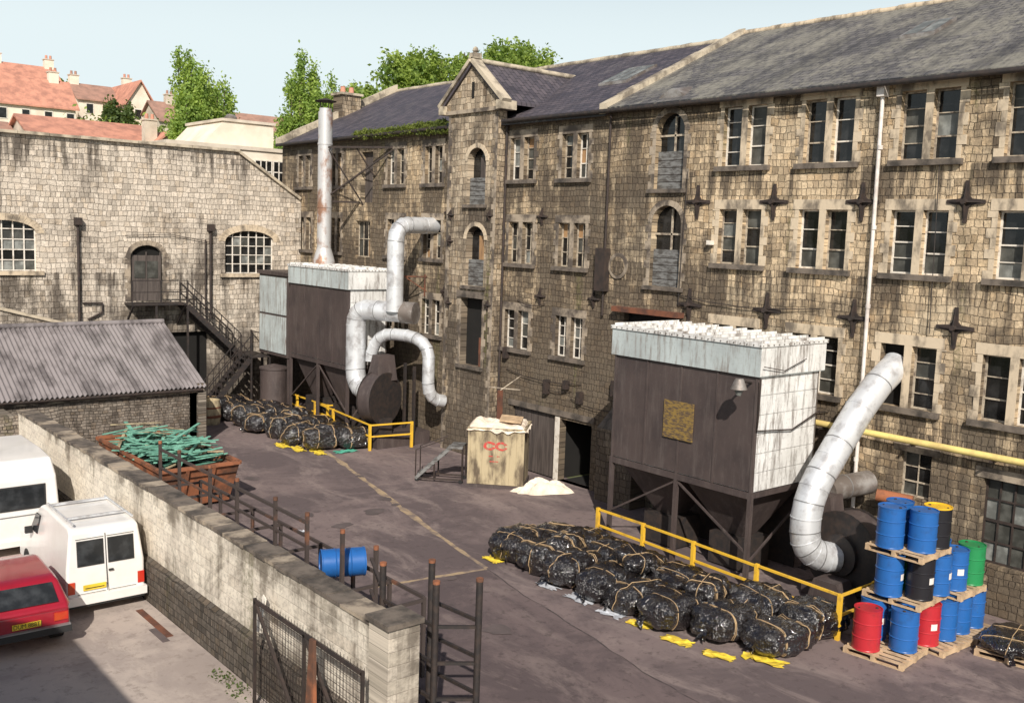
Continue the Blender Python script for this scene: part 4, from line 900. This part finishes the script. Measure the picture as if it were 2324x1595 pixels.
m=MB();fan(m,(21.2,33.1,1.9),1.0,.6,(.35,-1,0),M_brown);m.hexa([(20.9,32.9,2.6),(21.9,32.9,2.6),(21.9,33.6,2.6),(20.9,33.6,2.6),(21.1,33.0,3.6),(21.8,33.0,3.6),(21.8,33.5,3.6),(21.1,33.5,3.6)],M_brown);m.box((20.7,32.4,0),(23.2,34.0,.5),M_brown);m.beam((22.3,32.3,0),(22.3,32.3,3.2),.1,.1,M_black);m.beam((22.6,33.4,0),(22.6,33.4,3.2),.1,.1,M_black);m.obj("fan",df)
fl=MB();fl.lathe([(.5,0),(.48,.2),(.31,.75),(.31,2.5),(.33,2.5),(.33,2.56),(.31,2.56),(.31,5.2),(.33,5.2),(.33,5.28),(.31,5.28),(.31,6.6),(.27,6.6),(.27,6.75),(0,6.75)],(21.9,38.9,6.9),M_flue,20)
for a in range(4): fl.beam((21.9+.25*math.cos(a*1.57),38.9+.25*math.sin(a*1.57),13.4),(21.9+.25*math.cos(a*1.57),38.9+.25*math.sin(a*1.57),13.95),.03,.03,M_iron)
fl.lathe([(.48,0),(.1,.12),(0,.14)],(21.9,38.9,13.95),M_iron,18);fl.lathe([(.44,0),(0,.02)],(21.9,38.9,13.93),M_iron,18)
fl.beam((21.9,38.6,12.0),(23.5,36.0,12.0),.08,.08,M_iron);fl.beam((21.9,38.9,9.8),(23.5,36.0,11.9),.06,.06,M_iron);fl.beam((21.9,38.6,11.9),(23.5,38.3,9.6),.05,.05,M_iron);fl.beam((22.0,38.9,9.7),(23.5,38.6,9.7),.07,.07,M_iron);fl.beam((22.6,37.5,12.0),(23.5,37.4,10.8),.05,.05,M_iron)
fl.obj("flue_chimney_stack")
m=MB();m.beam((22.6,33.6,6.7),(23.5,33.3,6.7),.05,.05,M_rust);m.beam((22.6,33.6,6.7),(23.5,33.3,6.1),.04,.04,M_rust);m.beam((23.4,33.3,6.8),(23.4,33.3,5.9),.05,.05,M_rust);m.obj("red_wall_bracket")

# ------------------------------------------------------------------ crate, steps, bag
cr=empty("large_wooden_crate");m=MB()
A=Vector((20.25,26.05,0));ux=Vector((1.3,-1.42,0)).normalized();uy=Vector((ux.y*-1,ux.x,0));
if uy.x<0: uy=-uy
TT=Matrix((( ux.x,uy.x,0,A.x),(ux.y,uy.y,0,A.y),(0,0,1,0),(0,0,0,1)))
W=1.92;D=1.7;H=2.0
m.box((.03,.03,.1),(W-.03,D-.03,H-.02),M_crate,TT)
for i in range(8): m.box((.03+i*(W-.06)/8+.006,U(0,.006),.12),(.03+(i+1)*(W-.06)/8-.006,.029,H),M_crate,TT)
for i in range(7): m.box((-.0,.03+i*(D-.06)/7+.006,.12),(.029,.03+(i+1)*(D-.06)/7-.006,H),M_crate,TT)
m.box((-.02,-.02,0),(W+.02,D,.11),M_brown,TT);m.box((-.03,-.03,H),(W+.03,D+.03,H+.06),M_crate,TT)
for x in (0,W-.08): m.box((x,-.02,.12),(x+.08,-.001,H),M_crate,TT)
m.obj("box",cr)
m=MB()
for cx in (.74,1.14):
    for k in range(18):
        if k in (0,17): continue
        a0=2*math.pi*k/18;a1=2*math.pi*(k+1)/18
        P=[(cx+r*math.cos(a)*1.15,1.45+r*.8*math.sin(a)) for r,a in ((.10,a0),(.19,a0),(.19,a1),(.10,a1))]
        m.face([TT@Vector((u,-.006,v)) for u,v in P],M_redmark)
for (a,b,z) in ((.72,.86,1.08),(1.0,1.1,1.08),(.75,1.05,.9)): m.face([TT@Vector(p) for p in ((a,-.006,z),(b,-.006,z),(b,-.006,z+.035),(a,-.006,z+.035))],M_redmark)
m.obj("red_mark",cr,recalc=False)
def cloth(name,fn,n,mt,parent=None):
    v=[[Vector(fn(i/n,j/n)) for i in range(n+1)] for j in range(n+1)];mm=MB()
    for j in range(n):
        for i in range(n): mm.face([v[j][i],v[j][i+1],v[j+1][i+1],v[j+1][i]],mt)
    o=mm.obj(name,parent,recalc=False);o.modifiers.new("w","WELD");return o
def sheetf(s,t):
    e=min(1,10*min(s,1-s,t,1-t)); r_=noise.noise(Vector((s*7,t*7,1)));r2=abs(noise.noise(Vector((s*3,t*3,4))))
    out=.05*noise.noise(Vector((s*9,t*9,8)))
    return TT@Vector((-.07+s*(W+.14)+out,-.07+t*(D-.1)+out,H+.09+.10*abs(r_)*e+.30*r2*e-(.10+.25*abs(noise.noise(Vector((s*5,t*5,2)))))*(1-e)))
cloth("sheeting_pile",sheetf,34,M_cloth,cr)
m=MB();m.hexa([TT@Vector(p) for p in ((1.0,.3,H+.25),(1.75,.3,H+.2),(1.75,.9,H+.3),(1.0,.9,H+.35),(1.0,.3,H+.29),(1.75,.3,H+.24),(1.75,.9,H+.34),(1.0,.9,H+.39))],M_wood);m.beam(TT@Vector((.9,1.0,H+.1)),TT@Vector((.9,1.0,H+1.2)),.14,.14,M_rust)
m.beam(TT@Vector((.5,1.0,H+1.3)),TT@Vector((1.6,1.0,H+1.25)),.05,.03,M_frameo);m.beam(TT@Vector((.9,1.0,H+1.2)),TT@Vector((1.6,.9,H+1.75)),.04,.03,M_frameo);m.obj("boards_on_top",cr)
def heap(s,t):
    a=2*math.pi*s; rr=t; out=.85+.4*noise.noise(Vector((math.cos(a)*1.8,math.sin(a)*1.8,3)))
    x=math.cos(a)*rr*out*1.1; y=math.sin(a)*rr*out*.65
    w_=Vector((x*2.6,y*2.6,7)); w_=w_+noise.noise_vector(w_)*.7
    fold=1-2.2*abs(noise.noise(w_))                     # sharp fabric folds
    h=.34*(1-rr**3)*(.55+.8*max(0,noise.noise(Vector((x*1.6,y*1.6,1)))+.4))+.16*fold*(1-rr**2)
    return (22.0+x-.15*y,24.1+y*.9-.3*x,max(.01,h)+.005)
cloth("white_fabric_sack",heap,46,M_cloth)
m=MB()
B0=Vector((19.2,27.6,0));bx_=(Vector((20.3,26.4,0))-B0);bn=Vector((.74,.67,0))*.7
def Bp(s,t,z): return B0+bx_*s+bn*t+Vector((0,0,z))
for t in (0,1):
    m.beam(Bp(0,t,.1),Bp(.75,t,1.25),.06,.1,M_greydoor);m.beam(Bp(.75,t,1.25),Bp(1,t,1.25),.05,.08,M_greydoor);m.beam(Bp(1,t,.1),Bp(1,t,1.25),.05,.05,M_iron);m.beam(Bp(0,t,.12),Bp(1,t,.12),.05,.05,M_iron);m.beam(Bp(.0,t,.1),Bp(.0,t,1.1),.03,.03,M_iron);m.beam(Bp(.0,t,1.1),Bp(.6,t,1.5),.03,.03,M_iron);m.beam(Bp(.4,t,.12),Bp(.4,t,.7),.04,.04,M_iron)
for k in range(5): s=.1+.15*k;z=.1+s/.75*1.15;m.beam(Bp(s,0,z),Bp(s,1,z),.2,.03,M_greydoor)
m.hexa([Bp(.72,0,1.27),Bp(1,0,1.27),Bp(1,1,1.27),Bp(.72,1,1.27),Bp(.72,0,1.3),Bp(1,0,1.3),Bp(1,1,1.3),Bp(.72,1,1.3)],M_greydoor)
for s_,t_ in ((.03,0),(.03,1),(.97,0),(.97,1)): c=Bp(s_,t_,.07);m.tube([c-bn*.04,c+bn*.04],.07,M_tyre,12)
m.obj("mobile_steps")
# ------------------------------------------------------------------ skip
sp=empty("rusty_skip");m=MB();x0,x1,y0,y1,h=10.5,12.95,28.0,33.6,1.35
m.hexa([(x0+.2,y0+.5,.1),(x1-.2,y0+.5,.1),(x1-.2,y1-.5,.1),(x0+.2,y1-.5,.1),(x0+.2,y0+.5,.16),(x1-.2,y0+.5,.16),(x1-.2,y1-.5,.16),(x0+.2,y1-.5,.16)],M_skip)
lo=[(x0+.15,y0+.45,.1),(x1-.15,y0+.45,.1),(x1-.15,y1-.45,.1),(x0+.15,y1-.45,.1)];hi=[(x0,y0,h),(x1,y0,h),(x1,y1,h),(x0,y1,h)]
for k in range(4):
    l=(k+1)%4;m.face([lo[k],lo[l],hi[l],hi[k]],M_skip);m.beam(hi[k],hi[l],.12,.1,M_skip)
for t in (.2,.4,.6,.8):
    y=y0+(y1-y0)*t;m.beam((x1-.1,y,.15),(x1+.04,y,h),.08,.1,M_skip)
for t in (.33,.66): x=x0+(x1-x0)*t;m.beam((x,y0+.42,.15),(x,y0-.03,h),.1,.08,M_skip)
m.face([(x0+.05,y0+.05,h-.3),(x1-.05,y0+.05,h-.3),(x1-.05,y1-.05,h-.3),(x0+.05,y1-.05,h-.3)],M_black)
m.obj("container",sp)
m=MB()
for k in range(190):
    c=Vector((U(x0+.5,x1-.4),U(y0+.9,y1-.5),h-.2+U(0,.75)*(1-abs(R()-.5))));a=random.gauss(.2,.7);L=U(.6,1.9);d=Vector((math.cos(a),math.sin(a),U(-.2,.2)))*L/2
    m.beam(c-d,c+d,U(.07,.13),.025,M_greenslat if R()<.92 else M_crate)
m.obj("green_slats",sp)

# ------------------------------------------------------------------ vehicles
def vehicle(name,prof,w,T,paintm,parts,wheels,belt=None,tumble=.12,wr=.29):
    p=empty(name);p.matrix_world=T
    m=MB()
    def ins(z): 
        return 0 if belt is None or z<=belt else tumble*(z-belt)/(max(q[1] for q in prof)-belt)
    A=[(-w/2+ins(z),y,z) for y,z in prof];B=[(w/2-ins(z),y,z) for y,z in prof]
    m.v=A+B;n=len(prof);mi=m.mi(paintm)
    m.f=[tuple(range(n))[::-1],tuple(range(n,2*n))];m.m=[mi,mi];m.s=[False,False]
    for k in range(n): l=(k+1)%n;m.f.append((k,l,n+l,n+k));m.m.append(mi);m.s.append(False)
    o=m.obj("body",p);b=o.modifiers.new("b","BEVEL");b.width=.07;b.segments=4;b.limit_method='ANGLE';b.angle_limit=math.radians(25)
    for f in o.data.polygons:f.use_smooth=True
    o.modifiers.new("n","WEIGHTED_NORMAL")
    m=MB()
    for (kind,pts,th) in parts: m.prism(pts,th,kind)
    m.obj("fittings",p)
    m=MB()
    for y in wheels:
        for s in (-1,1):
            m.tube([(s*(w/2-.22),y,wr),(s*(w/2+.01),y,wr)],wr,M_tyre,22);m.tube([(s*(w/2+.01),y,wr),(s*(w/2+.025),y,wr)],wr*.6,M_hub,18)
            m.tube([(s*(w/2-.24),y,wr+.02),(s*(w/2+.004),y,wr+.02)],wr+.05,M_bump,22)
    m.obj("wheels",p);return p
def q(x0,x1,z0,z1,y): return [(x0,y,z0),(x1,y,z0),(x1,y,z1),(x0,y,z1)]
vp=[(0.02,.30),(0.0,.55),(.02,1.05),(.12,1.85),(.3,1.93),(2.35,1.95),(2.55,1.88),(3.15,1.2),(4.0,.98),(4.12,.7),(4.1,.3)]
def lean(pts,y0,z0,y1,z1,off):
    return [(x,y0+(z-z0)/(z1-z0)*(y1-y0)+off,z) for x,_,z in pts]
pa=[]
for a,b in ((-.58,-.07),(.07,.58)): pa.append((M_cglass,lean(q(a,b,1.12,1.62,0),.02,1.05,.12,1.85,-.025),(0,.02,0)));pa.append((M_bump,lean(q(a-.025,b+.025,1.095,1.645,0),.02,1.05,.12,1.85,-.018),(0,.015,0)))
for a,b in ((-.62,-.035),(.035,.62)): 
    for (c,d,e,f) in ((a,b,1.68,1.69),(a,b,.5,.51)): pa.append((M_bump,lean(q(c,d,e,f,0),.02,1.05,.12,1.85,-.012),(0,.01,0)))
pa.append((M_bump,lean(q(-.006,.006,.5,1.75,0),.02,1.05,.12,1.85,-.02),(0,.015,0)))
pa.append((M_bump,lean(q(.04,.14,.92,.96,0),.02,1.05,.12,1.85,-.035),(0,.02,0)))
pa.append((M_wcar,q(-.84,.84,.28,.46,-.12),(0,.14,0)))
pa.append((M_bump,q(-.80,.80,.22,.28,-.08),(0,.14,0)))
pa.append((M_plate,q(-.50,-.02,.56,.68,-.03),(0,.02,0)))
for s in (-1,1): pa.append((M_tail,q(s*.74-.07,s*.74+.07,.52,.78,-.02),(0,.03,0)))
pa.append((M_ink,q(-.46,-.06,.595,.615,-.032),(0,.001,0)))
for s in (-1,1):
    pa.append((M_cglass,[(s*.80,2.45,1.25),(s*.80,3.0,1.25),(s*.765,2.6,1.72),(s*.765,2.3,1.72)],(s*.03,0,0)))
    pa.append((M_bump,[(s*.84,2.75,1.2),(s*1.0,2.75,1.2),(s*1.0,2.75,1.35),(s*.84,2.75,1.35)],(0,.1,0)))
pa.append((M_cglass,[(-.68,3.1,1.27),(.68,3.1,1.27),(.62,2.62,1.83),(-.62,2.62,1.83)],(0,.03,.025)))
for y in (.7,2.0): pa.append((M_galv,[(-.66,y,1.98),(.66,y,1.98),(.66,y,2.02),(-.66,y,2.02)],(0,.05,0)))
for s in (-1,1): pa.append((M_galv,[(s*.62,.2,1.99),(s*.62,2.2,1.99),(s*.62,2.2,2.03),(s*.62,.2,2.03)],(s*.03,0,0)))
vehicle("white_van",vp,1.68,Matrix.Translation((6.95,21.75,0))@Matrix.Rotation(math.radians(-1),4,'Z'),M_wcar,pa,(.85,3.35),1.0,.12)
vp=[(0.0,.35),(-.02,1.0),(.05,2.0),(.35,2.42),(1.2,2.5),(3.2,2.5),(3.5,2.3),(3.9,1.5),(4.9,1.2),(5.0,.4)]
pa=[(M_cglass,lean(q(-.72,.62,1.25,1.78,0),-.02,1.0,.05,2.0,-.03),(0,.02,0)),(M_bump,lean(q(-.76,.66,1.21,1.82,0),-.02,1.0,.05,2.0,-.022),(0,.015,0)),(M_wcar,q(-.95,.95,.3,.45,-.1),(0,.12,0)),(M_tail,q(-.9,-.78,.6,.9,-.03),(0,.03,0)),(M_tail,q(.78,.9,.6,.9,-.03),(0,.03,0)),
    (M_galvring,lean(q(-.9,.9,1.05,1.07,0),-.02,1.0,.05,2.0,-.02),(0,.02,0))]
for s in (-1,1): pa.append((M_cglass,[(s*.97,1.2,1.3),(s*.97,2.6,1.3),(s*.95,2.6,1.85),(s*.95,1.2,1.85)],(s*.03,0,0)))
vehicle("white_campervan",vp,2.0,Matrix.Translation((6.35,26.6,0)),M_wcar,pa,(1.1,4.0),1.3,.10,.32)
vp=[(.02,.32),(-.03,.52),(.0,.84),(.08,.9),(.42,1.30),(.65,1.37),(1.9,1.38),(2.2,1.33),(2.85,.94),(4.0,.80),(4.1,.55),(4.05,.3)]
pa=[(M_cglass,[(-.62,.10,.93),(.62,.10,.93),(.56,.38,1.26),(-.56,.38,1.26)],(0,-.03,.02)),(M_bump,q(-.82,.82,.36,.5,-.13),(0,.14,0)),(M_plate,q(-.26,.26,.56,.67,-.055),(0,.02,0)),(M_galvring,q(-.8,.8,.50,.52,-.135),(0,.1,0))]
for s in (-1,1):
    pa.append((M_tail,q(s*.64-.13,s*.64+.13,.60,.76,-.05),(0,.03,0)))
    for y0_,y1_ in ((.6,1.3),(1.38,2.2)): pa.append((M_cglass,[(s*.785,y0_,.95),(s*.785,y1_+(.35 if y0_>1 else 0),.95),(s*.70,y1_,1.28),(s*.70,y0_,1.28)],(s*.02,0,0)))
pa.append((M_rcar,q(-.78,.78,.80,.83,-.02),(0,.02,0)))
rc=vehicle("red_estate_car",vp,1.62,Matrix.Translation((4.95,20.35,0))@Matrix.Rotation(math.radians(-2),4,'Z'),M_rcar,pa,(.75,3.2),.88,.13)
fc=bpy.data.curves.new("plate_text","FONT");fc.body="DUM 888T";fc.size=.125;fc.align_x='CENTER';fc.align_y='CENTER';fc.extrude=.001;fc.materials.append(M_ink)
fo=bpy.data.objects.new("plate_text",fc);COL.objects.link(fo);fo.parent=rc;fo.location=(0,-.058,.615);fo.rotation_euler=(math.radians(90),0,0);fo.scale=(.85,1,1)
m=MB();m.box((-14,-8,0),(-.6,13.0,7.1),M_end);m.prism([(-14.3,-8,7.1),(-.4,-8,7.1),(-7,-8,9.5)],(0,21,0),M_slL);m.obj("neighbouring_stone_building")
m=MB();m.box((7.45,19.6,.002),(7.6,21.4,.012),M_rust);m.box((7.3,19.4,.002),(7.449,20.2,.010),M_stain);m.obj("drain_cover")
leaves("kerb_weeds",[(7.72+U(-.25,.05),U(12.5,17.5),U(0,.04)) for _ in range(60)],(.08,.12,.02),10,.03,M_leaf3)

# ------------------------------------------------------------------ hillside
def hz(x,y):
    t=max(0,min(1,(y-58)/50));z=17.0*t*t*(3-2*t)
    if y>108:z+=min(7.5,(y-108)*.12)
    z+= noise.noise(Vector((x*.03,y*.03,0)))*1.2*t
    return z-.05
v=[];f=[];nx,ny=60,50
for j in range(ny+1):
    for i in range(nx+1): x=-120+420*i/nx;y=56+300*j/ny;v.append((x,y,hz(x,y)))
for j in range(ny):
    for i in range(nx): a=j*(nx+1)+i;f.append((a,a+1,a+nx+2,a+nx+1))
me=bpy.data.meshes.new("hill");me.from_pydata(v,[],f);me.materials.append(M_grass)
for p in me.polygons:p.use_smooth=True
COL.objects.link(bpy.data.objects.new("hill",me))
def house(x0,x1,y0,y1,ze,zrg,axis,wm,rm,name="stone_house",chim=(),zb=None):
    p=empty(name);m=MB();zb=zb if zb is not None else 5
    m.box((x0,y0,zb),(x1,y1,ze),wm)
    e=.3
    if axis=='x':
        ym=(y0+y1)/2
        for s in (0,1): m.prism([(x0 if s==0 else x1,y0,ze+.001),(x0 if s==0 else x1,y1,ze+.001),(x0 if s==0 else x1,ym,zrg)],(.2 if s==0 else -.2,0,0),wm)
        m.obj("walls",p);m=MB()
        for ye in (y0-e,y1+e): m.hexa([(x0-e,ye,ze-.15),(x1+e,ye,ze-.15),(x1+e,ym,zrg),(x0-e,ym,zrg),(x0-e,ye,ze),(x1+e,ye,ze),(x1+e,ym,zrg+.18),(x0-e,ym,zrg+.18)],rm)
    else:
        xm=(x0+x1)/2
        for s in (0,1): m.prism([(x0,y0 if s==0 else y1,ze+.001),(x1,y0 if s==0 else y1,ze+.001),(xm,y0 if s==0 else y1,zrg)],(0,.2 if s==0 else -.2,0),wm)
        m.obj("walls",p);m=MB()
        for xe in (x0-e,x1+e): m.hexa([(xe,y0-e,ze-.15),(xe,y1+e,ze-.15),(xm,y1+e,zrg),(xm,y0-e,zrg),(xe,y0-e,ze),(xe,y1+e,ze),(xm,y1+e,zrg+.18),(xm,y0-e,zrg+.18)],rm)
    m.obj("roof",p);m=MB();PL=Plane((0,y0,0),(1,0,0),(0,1,0))
    x=x0+.7
    while x+.9<x1:
        for z in (ze-1.5,ze-3.9): PL.pbox(m,x,x+.8,z,z+1.1,-.04,-.01,M_frame);PL.pbox(m,x+.08,x+.72,z+.08,z+1.02,-.05,-.041,M_g[0])
        x+=2.0
    for cx,cy in chim: m.box((cx-.45,cy-.35,ze-.5),(cx+.45,cy+.35,zrg+.9),wm);m.box((cx-.52,cy-.42,zrg+.9),(cx+.52,cy+.42,zrg+1.0),M_creamd);m.lathe([(.14,0),(.12,.4),(0,.4)],(cx-.2,cy,zrg+1.0),rm,8);m.lathe([(.14,0),(.12,.4),(0,.4)],(cx+.22,cy,zrg+1.0),rm,8)
    m.obj("windows_and_chimneys",p)
house(21.0,32.0,112,119,21.7,24.2,'x',M_cream,M_tile,chim=((26.5,115.5),(31.6,115.5)))
house(17.0,30.6,103,109,19.0,21.7,'x',M_cream,M_tile,chim=((29.4,106),(22,106)))
house(33.0,37.0,110,116,20.9,22.6,'x',M_cream,M_tileb,chim=((33.4,113),))
house(36.6,39.3,106,115,20.4,22.8,'y',M_cream,M_tile,chim=((38.6,112),))
house(39.3,42.0,112,118,20.4,22.0,'x',M_creamd,M_tileb)
house(38.2,42.8,101,107,18.6,20.6,'x',M_creamd,M_tileb,chim=((40.2,104),))
house(19.5,28.0,76,82,14.4,15.7,'x',M_creamd,M_tile);house(9,19,78,84,14.0,15.2,'x',M_cream,M_tileb);house(27.0,30.0,74,79,13.6,15.0,'y',M_creamd,M_tile,chim=((27.5,75),))
house(52,60,112,118,19.5,21.6,'x',M_cream,M_tileb);house(8,16,104,110,21,23.6,'x',M_cream,M_tile,chim=((15,107),))
# ------------------------------------------------------------------ trees
def tree(name,x,y,zb,ht,rad,kind,m,size=.28,nc=260,per=46):
    p=empty(name);t=MB();H=ht
    t.tube([(x,y,zb),(x+.1,y,zb+H*.35),(x,y+.1,zb+H*.7),(x,y,zb+H*.9)],[.35,.26,.14,.03],M_bark,8)
    C=[]
    if kind=='poplar':
        lob=[(U(-.9,.9)*rad,U(-.7,.7)*rad,U(.58,.97)) for _ in range(18)]+[(0,0,.98)]
        for (lx,ly,lt) in lob: t.tube([(x,y,zb+H*.12),(x+lx*.7,y+ly*.7,zb+H*lt*.5),(x+lx,y+ly,zb+lt*H*.97)],[.12,.07,.02],M_bark,5)
        for _ in range(nc):
            lx,ly,lt=random.choice(lob);s=R();hh=.10+s*(lt-.10)
            r=rad*.34*math.sin(math.pi*min(1,(.10+.90*s))**.8)*U(.2,1.0)+.04;a=U(0,6.28);k=min(1,.35+1.1*s)
            C.append((x+lx*k+r*math.cos(a),y+ly*k+r*math.sin(a),zb+hh*H))
        sig=(.2,.2,.42)
    else:
        lobes=[(U(-.65,.65)*rad,U(-.65,.65)*rad,U(.45,.88)*H,U(.22,.45)*rad) for _ in range(18)]
        for _ in range(nc):
            lx,ly,lz,lr=random.choice(lobes);v=Vector((random.gauss(0,1),random.gauss(0,1),random.gauss(0,1))).normalized()*lr*U(.7,1.1)
            C.append((x+lx+v.x,y+ly+v.y,zb+lz+v.z*.8))
        sig=(.32,.32,.24)
        for k in range(9): l=lobes[k];t.tube([(x,y,zb+H*.3),(x+l[0]*.6,y+l[1]*.6,zb+l[2]*.75),(x+l[0],y+l[1],zb+l[2])],[.16,.1,.03],M_bark,6)
    t.obj("trunk",p);leaves("foliage",C,sig,per,size,m,p)
tree("poplar_tree",28.6,70,7,13.8,2.4,'poplar',M_leaf1,.12,720,50)
tree("poplar_tree",31.2,73,7,13.4,1.9,'poplar',M_leaf1,.12,560,50)
tree("poplar_tree",37.3,70,7,14.8,2.1,'poplar',M_leaf1,.12,660,50)
tree("poplar_tree",39.9,70,7,13.4,2.7,'poplar',M_leaf1,.12,660,50)
tree("broadleaf_tree",34.5,80,7,10.4,3.0,'round',M_leaf2,.14,170,50)
tree("broadleaf_tree",43.0,72,7,14.4,3.6,'round',M_leaf2,.15,340,50)
for (x,y,h,r) in ((40.6,60,15.2,3.2),(43.2,60,16.4,3.6),(46.0,61,17.6,3.6),(48.8,60,19.0,3.8),(51.8,59,18.2,3.2)): tree("broadleaf_tree",x,y,6.0,h,r,'round',M_leaf2,.15,360,46)
tree("bare_tree",41.6,62,7,15.6,2.2,'round',M_bark,.04,110,10)
tree("conifer_tree",35.0,104,15.5,5.0,1.4,'poplar',M_leaf3,.2,140,50)
tree("pine_tree",27.8,128,19,8.2,2.4,'round',M_leaf3,.22,170,46);tree("broadleaf_tree",34,127,18,7.0,3.0,'round',M_leaf2,.22,150,46);tree("broadleaf_tree",42,124,17,7.0,3.0,'round',M_leaf3,.22,150,46)
C=[]
while len(C)<850:
    x,y=U(27,78),U(74,100)
    if x<31 and y<90: continue
    C.append((x,y,hz(x,y)+U(0,2.2)))
leaves("hillside_shrubs",C,(.8,.8,.5),34,.22,M_leaf2)
C=[]
while len(C)<260:
    a,b=U(30,62),U(96,100) if R()<.6 else U(108,110)
    if a<36 and R()<.6: continue
    C.append((a,b,hz(a,b)+U(.0,1.6)))
leaves("hillside_hedge",C,(.6,.6,.45),34,.22,M_leaf3)
